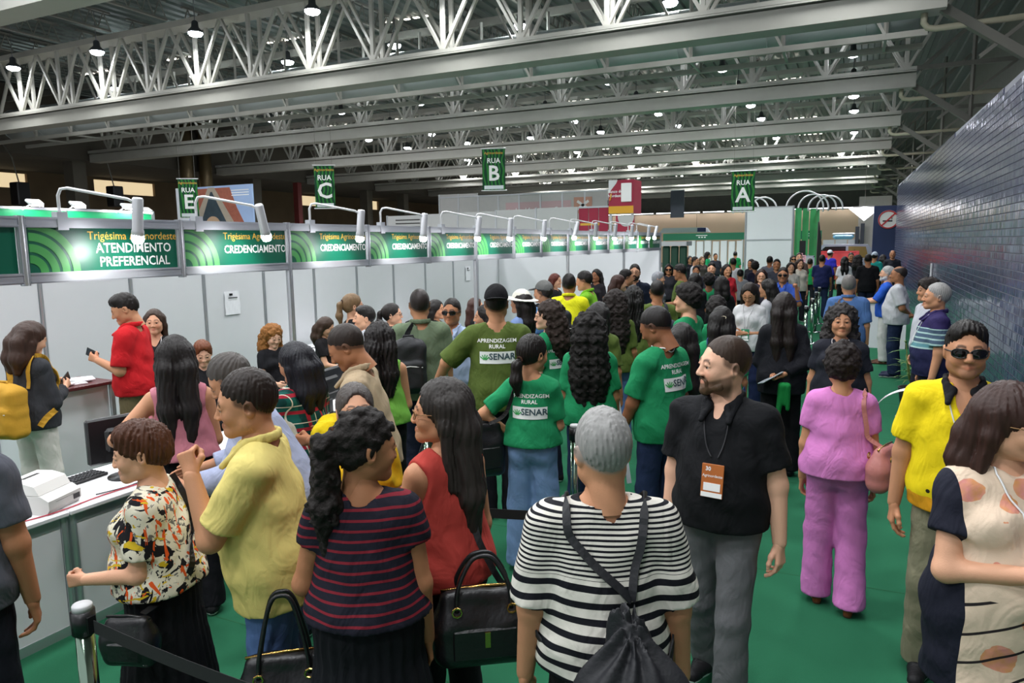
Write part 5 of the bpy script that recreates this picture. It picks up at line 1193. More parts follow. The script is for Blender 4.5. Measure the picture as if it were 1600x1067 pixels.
def _plaid(nt, co):
    o = nxyz(nt, co); u = nmath(nt, 'ADD', o[0], nmath(nt, 'MULTIPLY', o[1], .7)); F_ = lambda s, p, d, ph=0.0: nmath(nt, 'LESS_THAN', nmath(nt, 'FRACT', nmath(nt, 'ADD', nmath(nt, 'DIVIDE', s, p), ph)), d)
    x = nmix(nt, F_(u, .09, .5), '14574e', '0f3d3a'); x = nmix(nt, F_(o[2], .11, .20), x, 'a02434'); x = nmix(nt, F_(u, .11, .20, .4), x, 'a02434'); x = nmix(nt, F_(o[2], .11, .05, .55), x, 'd8d2c0'); return nmix(nt, F_(u, .11, .05, .9), x, 'd8d2c0')
M_plaid = pat('plaid_shirt', _plaid)
def _bee(nt, co):
    o = nxyz(nt, co); z = nmath(nt, 'ADD', o[2], nmath(nt, 'MULTIPLY', nnoise(nt, co, 6, 2), .10)); x = nmix(nt, nmath(nt, 'LESS_THAN', z, 1.04), 'e6cc16', 'dd9a1e')
    v = nt.nodes.new('ShaderNodeTexVoronoi'); v.inputs['Scale'].default_value = 9; nt.links.new(co, v.inputs[0]); return nmix(nt, nmath(nt, 'MULTIPLY', nmath(nt, 'LESS_THAN', v.outputs[0], .13), nmath(nt, 'LESS_THAN', o[2], 1.22)), x, '2a2418')
M_bee = pat('yellow_bee_print', _bee)
def _polo75(nt, co):
    o = nxyz(nt, co); x = nmix(nt, nmath(nt, 'GREATER_THAN', o[2], 1.16), '1d1f40', '5a8a92'); x = nmix(nt, nmath(nt, 'GREATER_THAN', o[2], 1.20), x, '44566a'); x = nmix(nt, nmath(nt, 'LESS_THAN', nmath(nt, 'FRACT', nmath(nt, 'DIVIDE', o[2], .05)), nmath(nt, 'MULTIPLY', nmath(nt, 'GREATER_THAN', o[2], 1.15), .3)), x, '9ab8b4'); return nmix(nt, nmath(nt, 'GREATER_THAN', o[2], 1.36), x, '2c2450')
M_polo75 = pat('banded_polo', _polo75)
def _denim(c, name):
    return pat(name, lambda nt, co: nmix(nt, nnoise(nt, co, 5, 3), tuple(v*.82 for v in [int(c[i:i+2], 16)/255 for i in (0, 2, 4)]), c), .85)
J_light = _denim('7d9cc8', 'light_denim'); J_mid = _denim('5673a4', 'mid_denim'); J_dark = _denim('22304e', 'dark_denim'); J_grey = _denim('6c6d70', 'grey_denim')
GREEN, OLIVE, BLK = '1f8a58', '57682f', '17181b'
# ---------------------------------------------------------------- things people wear and carry
def on_top(J, xz, side):
    """points (x, z) of the upright template laid onto the back (-1) or chest (+1) of the top"""
    T = J['T']; P = np.array([T((x, side*.45, z)) for x, z in xz]); D = T((0, -side, 1.2))-T((0, 0, 1.2)); return trace(J['top'], P, D/np.linalg.norm(D), 36, .004)
def back_print(J, name, s_, size, zc, m, parent, bold=0.0, xc=0.0):
    V, F = text_mesh(s_, size, bold); P = on_top(J, [(xc+v[0], zc+v[1]) for v in V], -1); me = bpy.data.meshes.new(name); me.from_pydata([tuple(p) for p in P], [], F); me.materials.append(m); me.update(); obj(name, me, parent)
def senar(J, zc=1.24, xc=0.0):
    sh_ = [c for c in J['root'].children if c.name.startswith('shirt')]; par = J['root']
    back_print(J, 'print_lettering', 'APRENDIZAGEM', .038, zc+.075, whitet, par, .01, xc); back_print(J, 'print_lettering', 'RURAL', .038, zc+.035, whitet, par, .01, xc)
    nx, nz = 14, 5; g_ = [(xc-.125+.25*i/nx, zc-.085+.085*j/nz) for i in range(nx+1) for j in range(nz+1)]; P = on_top(J, g_, -1); F = [(i*(nz+1)+j, (i+1)*(nz+1)+j, (i+1)*(nz+1)+j+1, i*(nz+1)+j+1) for i in range(nx) for j in range(nz)]
    obj('print_label', mesh_np('print_label', P, F, [mat('print_label_white', 'dfe3e0', rough=.8)]), par)
    V, F = text_mesh('SENAR', .062, .02); P = on_top(J, [(xc+.035+v[0], zc-.036+v[1]) for v in V], -1)-(J['T']((0, 1, 0))-J['T']((0, 0, 0)))*.003; me = bpy.data.meshes.new('print_word'); me.from_pydata([tuple(p) for p in P], [], F); me.materials.append(mat('print_navy', '2c4650', rough=.8)); me.update(); obj('print_word', me, par)
    m = MB()
    for k in range(5):
        a = -.9+.45*k; xz = [(xc-.088+r*math.sin(a)+w*math.cos(a), zc-.062+r*math.cos(a)-w*math.sin(a)) for r in np.linspace(.006, .042, 5) for w in (-.0035, .0035)]; P = on_top(J, xz, -1)-(J['T']((0, 1, 0))-J['T']((0, 0, 0)))*.003; m.add([tuple(p) for p in P], [(2*q, 2*q+1, 2*q+3, 2*q+2) for q in range(4)])
    m.build('print_leaf', mat('print_leaf_green', '2f9a4a', rough=.8), par)
def lanyard(J, col='e6e6e6', zb=1.10, xb=0.0, badge=None):
    T = J['T']; s = J['s']; m = MB()
    for sg in (-1, 1):
        pts = hug(J, spline([T((sg*.050, -.055, 1.455)), T((sg*.066, .0, 1.452)), T((sg*.058, .07, 1.40)), T((sg*.035+xb*.5, .12, 1.28)), T((xb+sg*.012, .13, zb))], 20), .006); m.tube([tuple(p) for p in pts], .0035, 5)
    m.build('lanyard', mat('lanyard_'+col, col, rough=.7), J['root'], True)
    if badge:
        c = on_top(J, [(xb, zb-.05), (xb, zb-.12)], 1); n = _n(T((0, 1, 0))-T((0, 0, 0))); base = (c[0]+c[1])/2+n*.008; b = empty('badge', base, 0); b.parent = J['root']
        up_ = _n(c[0]-c[1]); R = Matrix([list(r) for r in np.column_stack([np.cross(up_, n)*-1, -n*-1, up_])]); b.matrix_local = Matrix.Translation(Vector(base)) @ R.to_4x4()
        MB().bev((0, 0, 0), (.105, .004, .15), .002).build('card', mat('badge_'+badge, badge, rough=.5), b); MB().bb((-.04, .002, -.045), (.04, .0035, -.01)).build('name_field', whitet, b); MB().bb((-.05, .002, -.073), (.05, .0035, -.052)).build('white_foot', whitet, b)
        put_text('badge_lettering', 'Agrinordeste', .018, Matrix.Translation((0, .0035, .022)) @ Matrix(((-1, 0, 0, 0), (0, 0, 1, 0), (0, 1, 0, 0), (0, 0, 0, 1))), whitet, b, .006); put_text('badge_number', '30', .026, Matrix.Translation((.022, .0035, .052)) @ Matrix(((-1, 0, 0, 0), (0, 0, 1, 0), (0, 1, 0, 0), (0, 0, 0, 1))), whitet, b, .03)
leather = mat('black_leather', '121215', rough=.38, bump=.25, bscale=40); goldm = mat('gold_metal', 'c8a25a', rough=.25, metal=1)
def strap(name, pts, wd, m, parent, n=30, th_=.004, nd=(0, 0, 1)):
    P = spline(pts, n); k = len(P); ws = []
    c = P.mean(0)
    for i in range(k):
        t = _n(P[min(i+1, k-1)]-P[max(i-1, 0)]); r = P[i]-np.array((c[0], c[1], P[i][2])); r = r if np.linalg.norm(r) > .02 else np.array((1., 0, 0)); w_ = np.cross(t, r); ws.append(tuple(_n(w_)) if np.linalg.norm(w_) > 1e-4 else (0, 0, 1))
    return MB().strip([tuple(p) for p in P], wd, th_, ws).build(name, m, parent)
def handbag(J, loc, rz, size, m, lab, handle=.20, sh_strap=None, gold=True):
    """loc in the person's frame (top centre of the bag); hangs by its handles or by a shoulder strap"""
    w_, d_, h_ = size; t = empty('handbag', J['w'](loc), J['yaw']+rz, lab, 'bag'); F = Field(); F.rbox((0, 0, -h_*.62), (w_/2, d_/2, h_*.38), min(d_*.48, .07), None, .03); F.rbox((0, 0, -h_*.30), (w_*.41, d_*.26, h_*.30), min(d_*.25, .03), None, .06); F.post.append(lambda D, X, Y, Z: D+.004*np.sin(X*28+2*np.sin(Z*20))*np.sin(Z*24+1))
    V, Q = F.mesh(.010); obj('bag_body', mesh_np('bag_body', V, Q, [m]), t)
    MB().tube([(-w_*.40, 0, -.004), (0, 0, .004), (w_*.40, 0, -.004)], .006, 6).build('zip', goldm if gold else blackp, t, True)
    for sd in (-1, 1):
        if handle: MB().tube([tuple(p) for p in spline([(-w_*.26, sd*d_*.36, -h_*.22), (-w_*.24, sd*d_*.30, .02), (-w_*.12, sd*d_*.16, handle*.85), (0, sd*d_*.12, handle), (w_*.12, sd*d_*.16, handle*.85), (w_*.24, sd*d_*.30, .02), (w_*.26, sd*d_*.36, -h_*.22)], 30)], .009, 8).build('handle', m, t, True)
        MB().bev((0, sd*d_*.49, -h_*.62), (w_*.62, .02, h_*.40), .008).build('pocket', m, t)
        if gold:
            for x in (-w_*.26, w_*.26): MB().tube([(x+.018*math.cos(a), sd*d_*.47, -h_*.20+.018*math.sin(a)) for a in np.linspace(0, 6.283, 9)], .004, 5, cap=False).build('buckle', goldm, t)
            MB().box((w_*.02, sd*d_*.56, -h_*.55), (.02, .012, .06)).build('clasp', goldm, t)
    if sh_strap is not None:
        Wi = t.matrix_basis.inverted(); strap('shoulder_strap', [tuple(Wi @ J['w'](p)) for p in sh_strap], .026, m, t, 36)
    return t
def backpack(J, m, lab, size=(.30, .17, .42), zc=1.16, off=0.0, straps=(1, -1), dm=None, tail=False):
    T = J['T']; w_, d_, h_ = size; b = on_top(J, [(off, zc), (off, zc+.12), (off, zc-.12)], -1); yb = b[:, 1].min()
    t = empty('backpack', J['w']((off*J['s'], yb-d_*.52, zc*J['s'])), J['yaw'], lab, 'backpack'); F = Field(); F.rbox((0, 0, 0), (w_/2, d_/2, h_/2), .06, None, .03); F.rbox((0, -d_*.42, -h_*.14), (w_*.40, d_*.22, h_*.28), .035, None, .02); F.ell((0, 0, h_*.40), (w_*.40, d_*.42, h_*.18), None, .04)
    F.post.append(lambda D, X, Y, Z: D+.004*np.sin(X*40+3*np.sin(Z*14))*np.sin(Z*30)); V, Q = F.mesh(.011); obj('pack_body', mesh_np('pack_body', V, Q, [m]), t)
    MB().tube([(-w_*.36, -d_*.60, h_*.02), (0, -d_*.66, h_*.05), (w_*.36, -d_*.60, h_*.02)], .005, 5).build('zip', dm or greypl, t); MB().tube([(-.05, 0, h_*.52), (-.04, 0, h_*.60), (.04, 0, h_*.60), (.05, 0, h_*.52)], .009, 6).build('grab_loop', m, t, True)
    Wi = t.matrix_basis.inverted()
    for sg in straps:
        pts = hug(J, spline([T((sg*.075+off*.6, -.12, zc+.16)), T((sg*.092, -.06, 1.41)), T((sg*.098, .0, 1.425)), T((sg*.105, .07, 1.38)), T((sg*.125, .10, 1.25)), T((sg*.150, .05, 1.10)), T((sg*.13+off*.5, -.09, zc-.14))], 36), .008); strap('strap', [tuple(Wi @ J['w'](p)) for p in pts[::2]], .045, m, t, 36, .008)
    return t
def phone(J, sg, lab, col='1a1b1e', size=(.074, .009, .15), tilt=0.0, cat='phone'):
    R, sc = J['hand'][sg]; c = J['wr'][sg]+R @ np.array((.030, .020, .085))*sc; t = empty('phone' if cat == 'phone' else cat, J['w'](c), 0, lab, cat); rot = (Matrix.Rotation(J['yaw'], 3, 'Z') @ Matrix([list(r) for r in R]))
    t.matrix_basis = Matrix.Translation(J['w'](c)) @ (rot @ Matrix.Rotation(math.pi/2+tilt, 3, 'Z')).to_4x4(); MB().bev((0, 0, .02), size, .004).build('case', mat('phone_'+col, col, rough=.3), t); MB().bb((-size[0]*.45, size[1]*.5, .02-size[2]*.46), (size[0]*.45, size[1]*.5+.001, .02+size[2]*.46)).build('screen', mat('phone_screen', '20262c', rough=.1), t); return t
# ================================================================ the crowd, nearest first
P = person; bt = 'trousers'
left = P('man in grey T-shirt and dark trousers cut off by the counter side', -112, 590, 1.78, 335, top=('5a5c66', .7, .86), bottom=(bt, '14161f', .085), skin=3, face_on=False, legs=(.05, -.05))
pat_w = P('older woman in abstract orange and black print blouse and black skirt', 213, 661, 1.52, 72, 'f', 1.16, 1, ('crop', '4a2a1a'), (M_abstract, .72, .97, 'scoop', .016), ('skirt', '141418'), ('hold', 'down'), (8, 10), lean=3, shoes=('sandal', '2a2422', '2a2422'))
yel_m = P('man in pale yellow polo holding a hand to his mouth', 378, 580, 1.75, 76, 'm', 1.12, 2, ('short', '221812'), ('e2d07c', .80, .80, 'collar', .014), (bt, J_mid, .085), ('mouth', 'down'), (8, 10), lean=5)
str_w = P('woman in dark red striped T-shirt with long curly ponytail', 570, 643, 1.66, 350, 'f', 1.14, 3, ('curlpony', '16100d', .44), (M_redstripe, .42, .99, 'crew', .014), ('skirt', '13141a'), ('bag', 'down'), (-58, 8))
red_w = P('woman in red sleeveless top with long straight hair and glasses', 694, 594, 1.70, 38, 'f', 1.05, 2, ('long', '2a2522', .44), ('bb443c', 0, .92, 'crew', .014), (bt, '121216', .075), ('fwd', 'down'), (46, 0), glasses='metal')
swe_m = P('grey-haired man in black and white striped knit shirt', 940, 640, 1.71, 4, 'm', 1.08, 2, ('short', '8d8c8a'), (M_sweater, .92, .90, 'crew', .016), (bt, '121216', .09), ('down2', 'down2'), (16, 8), shoes=('shoe', '17171a', '17171a'))
brd_m = P('bearded man in black polo shirt and grey jeans walking', 1137, 526, 1.8, 163, 'm', 1.10, 0, ('fade', '33251b'), (BLK, .72, .89, 'collar', .013), (bt, J_grey, .078), ('down2', 'down'), (-48, 0), legs=(.16, -.16), beard=('4a382b', .85, '54402f'))
pin_w = P('woman in pink blouse and matching pink trousers walking away', 1318, 540, 1.6, 2, 'f', 1.13, 2, ('curlshort', '1d1412'), ('d783c6', .62, .91, 'crew', .016), (bt, 'd27fc2', .098), ('down', 'down'), (0, 6), legs=(.03, -.10), shoes=('heel', '7a4426', '5a3420'))
sun_m = P('man in yellow bee-print polo and black wraparound sunglasses', 1512, 504, 1.83, 182, 'm', 1.02, 2, ('quiff', '15100d'), (M_bee, .74, .86, 'open', .014, cloth('17171a')), (bt, '86826a', .088), ('down', 'down2'), (6, 0), beard=('33261f', .35), glasses='dark')
flo_w = P('woman in beige floral blouse with dark sleeves and folded arms', 1586, 602, 1.73, 212, 'f', 1.16, 1, ('bob', '35201a', .13), (M_floral, .55, .66, 'crew', .018), (bt, '171a26', .09), (((.26, .34, -1), (-.75, .72, .10), 'flat'), ((.26, .30, -1), (-.80, .66, .22), 'flat')), (34, 4), glasses='metal')
gla_w = P('grey-streaked woman in glasses and yellow shirt facing the queue', 552, 601, 1.58, 188, 'f', 1.08, 1, ('bun', '4b4542'), ('dcae1a', .6, .88), (bt, '1c1c22'), ('phone', 'down'), (0, -8), glasses='black')
mus_w = P('woman in charcoal sweater and white trousers using her phone', 53, 504, 1.68, 312, 'f', 1.0, 1, ('bob', '38241b', .20), ('36373b', 1.75, .88, 'crew'), (bt, 'd6d2ca', .085), ('phone', 'phone'), (-18, 22))
redp = P('man in red polo looking at his phone inside the booth', 185, 461, 1.84, 66, 'm', 1.05, 2, ('quiff', '17110e'), ('cb1f26', .88, .86, 'collar', .014), (bt, '76684c', .085), ('phone', 'down'), (14, 24))
att_w = P('booth attendant in black top with white lanyard facing out', 240, 484, 1.62, 172, 'f', 1.0, 1, ('long', '38271d', .24), ('17171a', .5, .88, 'scoop'), (bt, '17171a'), ('desk', 'desk'), lips='a83a3a')
pis_w = P('woman in pink sleeveless blouse with one hand on hip', 272, 526, 1.72, 4, 'f', 1.05, 2, ('long', '1c1716', .38), ('c67c8a', 0, 1.02, 'crew', .016), (bt, '15151a', .08), ('hip', 'hold'), (-5, 5))
P('auburn-haired attendant seated behind the pink sleeveless woman', 316, 534, 1.70, 185, 'f', 1.0, 0, ('crop', '6a3a20'), ('1a1a1e', .6, .88), (bt, '17171a'), ('desk', 'desk'), (0, 20), sit=True)
ben_m = P('grey-haired man in lilac shirt bending over the counter', 338, 560, 1.72, 78, 'm', 1.1, 2, ('short', '4e4946'), ('a9b0cc', 1.7, .84, 'collar'), (bt, '1b2030', .085), ('desk', 'desk'), (5, 34), lean=20)
pla_w = P('woman in green and red plaid shirt at the counter', 455, 537, 1.62, 40, 'f', 1.15, 2, ('bob', '14141c', .24), (M_plaid, 1.75, .88, 'collar', .016), (bt, J_dark, .08), ('desk', 'hold'), (10, 16))
P('curly blonde attendant seated behind the monitor', 428, 510, 1.70, 205, 'f', 1.0, 0, ('curllong', '8a5a2a', .18), ('1a1a1e', .6, .88), (bt, '17171a'), ('desk', 'desk'), (0, 20), sit=True)
bei_m = P('man in beige polo looking down with a yellow cloth over his arm', 524, 512, 1.78, 76, 'm', 1.08, 3, ('fade', '2a211c'), ('b7a284', .78, .86, 'collar'), (bt, '20222c', .085), ('hold', 'hold'), (0, 34), lean=8)
P('attendant with blonde ponytail and glasses standing by the back wall', 549, 460, 1.70, 288, 'f', 1.0, 1, ('pony', '6f573c', .24), ('17171a', .6, .88, 'v'), (bt, '17171a'), glasses='black')
P('brown-haired attendant seated below the ponytailed attendant', 513, 497, 1.70, 250, 'f', 1.0, 1, ('bob', '3a2a20', .18), ('1c1a1c', .6, .88), (bt, '17171a'), ('desk', 'desk'), (0, 25), sit=True)
P('dark-haired man in pale grey shirt in profile behind the beige polo', 570, 479, 1.58, 98, 'm', 1.0, 1, ('quiff', '14100e'), ('c3c7ce', 1.7, .86, 'collar'), (bt, '20222c'))
gre_w = P('woman in lime sleeveless top and black trousers with long dark hair', 592, 503, 1.68, 4, 'f', 1.05, 2, ('wavy', '191413', .30), ('7cbc4c', 0, .97, 'scoop', .012), (bt, '131317', .075), ('down', 'hold'))
P('attendant with glasses and dark tied hair beside the sage-shirted man', 611, 475, 1.56, 262, 'f', 1.0, 1, ('pony', '1c1614', .2), ('1c1c20', .6, .88), (bt, '17171a'), glasses='black')
sag_m = P('man in sage green shirt with black backpack on one shoulder', 655, 452, 1.85, 5, 'm', 1.1, 2, ('fade', '2a2321'), ('69785f', .86, .82, 'collar', .016), (bt, '1a2031', .085), ('down', 'down'))
P('dark-haired woman half hidden beside the sage-shirted man', 680, 469, 1.53, 250, 'f', 1.0, 2, ('long', '17120f', .2), ('1c1c22', 1.5, .88), (bt, '17171a'))
P('man in dark sunglasses and light blue shirt facing the queue', 706, 467, 1.70, 162, 'm', 1.0, 3, ('short', '17120f'), ('a9bad8', 1.75, .84, 'open'), (bt, '2a3040'), ('down', 'hold'), glasses='dark')
P('woman with reddish hair and black jacket behind the fascia post', 742, 466, 1.48, 268, 'f', 1.0, 1, ('long', '3a2018', .30), ('17171a', 1.8, .86), (bt, '17171a'))
P('older dark-haired woman with white scarf beside the black cap', 759, 477, 1.6, 96, 'f', 1.0, 2, ('bob', '1c1614', .12), ('2a2a30', 1.5, .86), (bt, '17171a'))
cap_m = P('man in olive training T-shirt and black cap worn backwards', 775, 447, 1.91, 0, 'm', 1.08, 2, ('fade', '15100e'), (OLIVE, .95, .84, 'crew', .018), (bt, '15161c', .085), ('out', 'down'), hat=('capback', '131316'))
P('woman in wide white sun hat and light blue shirt', 815, 454, 1.72, 62, 'f', 1.0, 2, ('long', '1c1614', .25), ('8fa8dc', 1.6, .84), (bt, '2a3040'), ('down', 'hold'), hat=('sun', 'e6e2d6'))
jea_w = P('student in green training T-shirt and light jeans with hand on hip', 832, 524, 1.62, 350, 'f', 1.02, 2, ('low', '17120f', .20), (GREEN, .80, .96, 'crew', .014), (bt, J_light, .105), ('hip', 'hold'), (-34, 6), shoes=('sandal', '1c1a1a', '1c1a1a'))
cgl_w = P('curly-haired girl in round glasses and green T-shirt in profile', 858, 472, 1.70, 58, 'f', 1.0, 0, ('curllong', '2a1e18', .27), (GREEN, .75, .88), (bt, '1c2030'), ('down', 'hold'), (34, 0), glasses='metal')
gca_m = P('man in grey cap and blue shirt with black backpack', 850, 440, 1.78, 58, 'm', 1.0, 2, ('short', '2a2420'), ('5a86b4', .8, .86), (bt, '20222c'), hat=('cap', '6b6b69'))
P('man in bright yellow shirt leaning over the counter', 889, 428, 1.84, 352, 'm', 1.08, 3, ('short', '15110f'), ('dfdc1e', .85, .84, 'collar'), (bt, '20222c'), ('desk', 'desk'), lean=8)
P('red-haired attendant beside the bright yellow shirt', 867, 428, 1.68, 245, 'f', 1.0, 1, ('long', '5a2418', .22), ('1a1a1e', .6, .88), (bt, '17171a'))
P('balding attendant in black shirt and lanyard by the back wall', 878, 407, 1.84, 255, 'm', 1.0, 2, ('balding', '4a4644'), ('17171a', .75, .86), (bt, '17171a'))
P('man in lime polo leaning towards the counter', 911, 424, 1.85, 76, 'm', 1.0, 2, ('short', '15110f'), ('7cbc2c', .8, .86, 'collar'), (bt, '20222c'), ('reach', 'down'), (0, 12), lean=12)
P('attendant with black hairband looking over the lime polo', 932, 421, 1.70, 150, 'f', 1.0, 4, ('long', '120e0c', .2), ('1c1a1e', .6, .88), (bt, '17171a'), lv=1)
P('brown-haired woman in profile beside the dark-suited man', 966, 430, 1.73, 282, 'f', 1.0, 1, ('bob', '3a2018', .14), ('2a2428', 1.5, .88), (bt, '17171a'))
P('man in dark suit and white shirt talking at the counter', 978, 421, 1.8, 285, 'm', 1.0, 2, ('short', '120e0c'), ('1b1d25', 1.8, .82, 'open'), (bt, '1b1d25'))
P('bearded man in glasses and navy shirt facing the queue', 992, 413, 1.87, 176, 'm', 1.1, 1, ('short', '17120f'), ('1a2234', 1.7, .84, 'collar'), (bt, '1b1d25'), beard=('1c1613', .9, '1c1613'), glasses='black', lv=1)
P('man in red cap and red shirt in profile', 1009, 411, 1.76, 74, 'm', 1.0, 2, ('short', '2a2018'), ('c21f27', .8, .86), (bt, '20222c'), hat=('cap', 'c01c24'))
P('grey-haired person in grey top beside the red cap', 1028, 425, 1.66, 272, 'f', 1.0, 1, ('crop', '85878c'), ('6a6c74', 1.4, .86), (bt, '30323a'))
cur_w = P('student with very long black curls and green training T-shirt', 921, 490, 1.70, 0, 'f', 1.05, 3, ('curllong', '110d0b', .47), (GREEN, .80, .88, 'crew', .014), (bt, J_dark, .08), ('hold', 'down'), (0, 4))
P('student in olive T-shirt with brown curls down her back', 962, 455, 1.72, 356, 'f', 1.0, 3, ('curllong', '1d1512', .40), (OLIVE, .8, .88), (bt, J_mid, .08))
P('student in olive T-shirt with wavy black hair to the waist', 990, 447, 1.72, 2, 'f', 1.0, 3, ('wavy', '12100e', .40), (OLIVE, .8, .88), (bt, '1c1c22'))
P('student in olive T-shirt with short dark hair turned aside', 936, 473, 1.68, 335, 'f', 1.0, 3, ('bob', '15110f', .16), (OLIVE, .8, .88), (bt, '1c2030'))
gtm = P('tall student in green training T-shirt with cropped hair looking down', 1014, 482, 1.80, 48, 'm', .98, 4, ('fade', '15100e'), (GREEN, .80, .84, 'crew', .014), (bt, J_dark, .08), ('fwd', 'down'), (14, 30))
cym = P('curly-haired young man in green vest with black sleeves', 1077, 446, 1.82, 68, 'm', 1.0, 1, ('curlshort', '15100e'), (GREEN, .7, .84, 'crew'), (bt, '1c2030'), ('down', 'fwd'), (10, 0))
P('young man in olive T-shirt with short black hair looking down', 1060, 413, 1.84, 78, 'm', 1.0, 3, ('short', '120e0c'), (OLIVE, .8, .86), (bt, '1c2030'), ('hold', 'down'), (0, 16))
omb = P('student in olive training T-shirt with cropped hair and dark backpack', 1027, 438, 1.76, 12, 'm', 1.0, 3, ('fade', '15100e'), (OLIVE, .8, .86), (bt, '1c2030'))
P('woman with long smooth black hair and black top beside the tall student', 1066, 506, 1.62, 18, 'f', 1.0, 3, ('long', '16110f', .46), ('15151a', 1.4, .88), (bt, '15151a'))
clip_w = P('girl with hair clip and green T-shirt wearing blue backpack straps', 1128, 480, 1.68, 2, 'f', 1.0, 3, ('long', '130f0d', .26), (GREEN, .8, .86), (bt, '1c2030'))
P('student with dark frizzy hair in green T-shirt before the hair-clip girl', 1120, 466, 1.64, 355, 'f', 1.0, 3, ('curlshort', '15100e'), (GREEN, .8, .86), (bt, '1c2030'))
P('woman with long black hair and black top in the student group', 1086, 427, 1.70, 20, 'f', 1.0, 3, ('long', '120e0c', .26), ('1a1a1e', .8, .86), (bt, '17171a'))
P('student with round black hair in green T-shirt with white back print', 1108, 428, 1.64, 0, 'f', 1.0, 4, ('curlshort', '100c0a'), (GREEN, .8, .86), (bt, '17171a'))
P('woman in black jacket with white sleeve stripes in the student group', 1128, 432, 1.68, 8, 'f', 1.0, 3, ('bob', '120e0c', .14), (stripes('white_side_stripes', ('17171a', 'd0d0d0'), .30, .03, 0), 1.5, .86), (bt, '17171a'))
wht_w = P('girl in white T-shirt and glasses looking down at a green card', 1170, 444, 1.70, 164, 'f', 1.0, 2, ('long', '1f1713', .28), ('cfcfd0', .85, .86, 'crew', .016), (bt, '1b2546', .08), ('front', 'hold'), (4, 26), glasses='metal', lv=1)
blz_w = P('woman in black blazer with long straight hair holding a tablet behind her', 1226, 458, 1.74, 4, 'f', 1.05, 2, ('long', '1d1512', .42), ('17181e', 1.8, .80, 'collar', .018), (bt, '0f0f12', .09), ('front', 'behind'), shoes=('shoe', '111114', '111114'))
P('dark bobbed woman in white blouse beside the black blazer', 1201, 437, 1.68, 82, 'f', 1.0, 2, ('bob', '15110f', .18), ('c8c8cc', .9, .86), (bt, '20222c'), ('down', 'phone'), lv=1)
P('man in sunglasses and royal blue shirt with hand at his ear', 1224, 418, 1.76, 168, 'm', 1.1, 3, ('short', '130f0d'), ('3b5cba', .95, .84, 'collar'), (bt, '2a3040'), ('ear', 'down'), (8, 0), glasses='dark', lv=1)
P('woman in glasses behind the dark bobbed woman', 1190, 421, 1.68, 180, 'f', 1.0, 1, ('bob', '2a1a16', .12), ('3a3440', .8, .86), (bt, '20222c'), glasses='metal')
vne_w = P('woman with greying curls in dark V-neck walking towards us', 1316, 478, 1.68, 178, 'f', 1.14, 2, ('curllong', '2e2a29', .15), ('22242d', .66, .84, 'v', .014), (bt, '22242d', .085), ('down2', 'down2'), (6, 0), lv=0)
den_m = P('grey-haired man in blue denim shirt seen from behind', 1327, 430, 1.76, 0, 'm', 1.12, 2, ('short', '77736f'), ('5b80ba', .88, .82, 'collar', .016), (bt, '857c66', .09))
P('man in navy T-shirt and jeans standing beyond the denim shirt', 1285, 398, 1.80, 348, 'm', 1.05, 3, ('fade', '17120f'), ('1c2450', .85, .84), (bt, J_dark, .085), ('fwd', 'fwd'))
P('man in white cap and vivid blue shirt by the red pickup', 1297, 391, 1.82, 325, 'm', 1.05, 3, ('short', '17120f'), ('2a2aa0', .85, .84), (bt, '20222c'), hat=('cap', 'd8dce4'))
P('woman with braids and white T-shirt seen from behind', 1320, 401, 1.70, 8, 'f', 1.05, 3, ('long', '110d0b', .32), ('d0d0d2', .8, .9), (bt, '111114', .09))
P('man in black T-shirt with cropped hair beyond the denim shirt', 1357, 397, 1.84, 0, 'm', 1.08, 3, ('fade', '17120f'), ('111216', .85, .82), (bt, '1a2236'))
P('woman with loose black curls and black top by the black T-shirt', 1341, 399, 1.72, 350, 'f', 1.0, 3, ('curllong', '110d0b', .2), ('15151a', .8, .86), (bt, '17171a'))
P('man in pale cap and teal shirt near the navy wall end', 1367, 394, 1.80, 340, 'm', 1.0, 3, ('short', '17120f'), ('1c9088', .8, .84), (bt, '20222c'), hat=('cap', 'b8c4d0'))
P('woman with wavy dark hair and deep green top near the wall', 1380, 398, 1.66, 340, 'f', 1.0, 2, ('wavy', '1c1512', .24), ('1a5a4c', .8, .86), (bt, '17171a'))
blu_m = P('white-bearded man in blue shirt and white trousers at the white counter', 1388, 416, 1.74, 88, 'm', 1.05, 1, ('short', '9a9a98'), ('2a5cc4', 1.0, .84), (bt, 'd4d4d0', .085), ('reach', 'reach'), beard=('c8c8c8', .9, 'c4c4c4'), shoes=('sandal', '5a3a28', '5a3a28'))
whi_m = P('man in white T-shirt with hands clasped behind his back', 1406, 416, 1.79, 84, 'm', 1.14, 3, ('balding', '2a2220'), ('cdced2', .85, .84, 'crew', .016), (bt, J_dark, .085), ('behind', 'behind'), shoes=('shoe', '1d2440', 'd8d8d8'))
str_m = P('smiling grey-haired man in banded navy and teal polo', 1467, 443, 1.78, 100, 'm', 1.13, 2, ('short', '8f8d8a'), (M_polo75, .8, .84, 'collar', .016), (bt, '20222c', .09), ('down', 'down'), lv=0)
P('curly-haired man in white shirt behind the banded polo', 1453, 437, 1.74, 112, 'm', 1.0, 2, ('curlshort', '2a2320'), ('c8c8d0', .85, .84), (bt, '20222c'))
P('man in dark jacket standing at the navy wall end', 1395, 391, 1.84, 178, 'm', 1.0, 3, ('balding', '2a2220'), ('22242c', 1.8, .84), (bt, '20222c'))
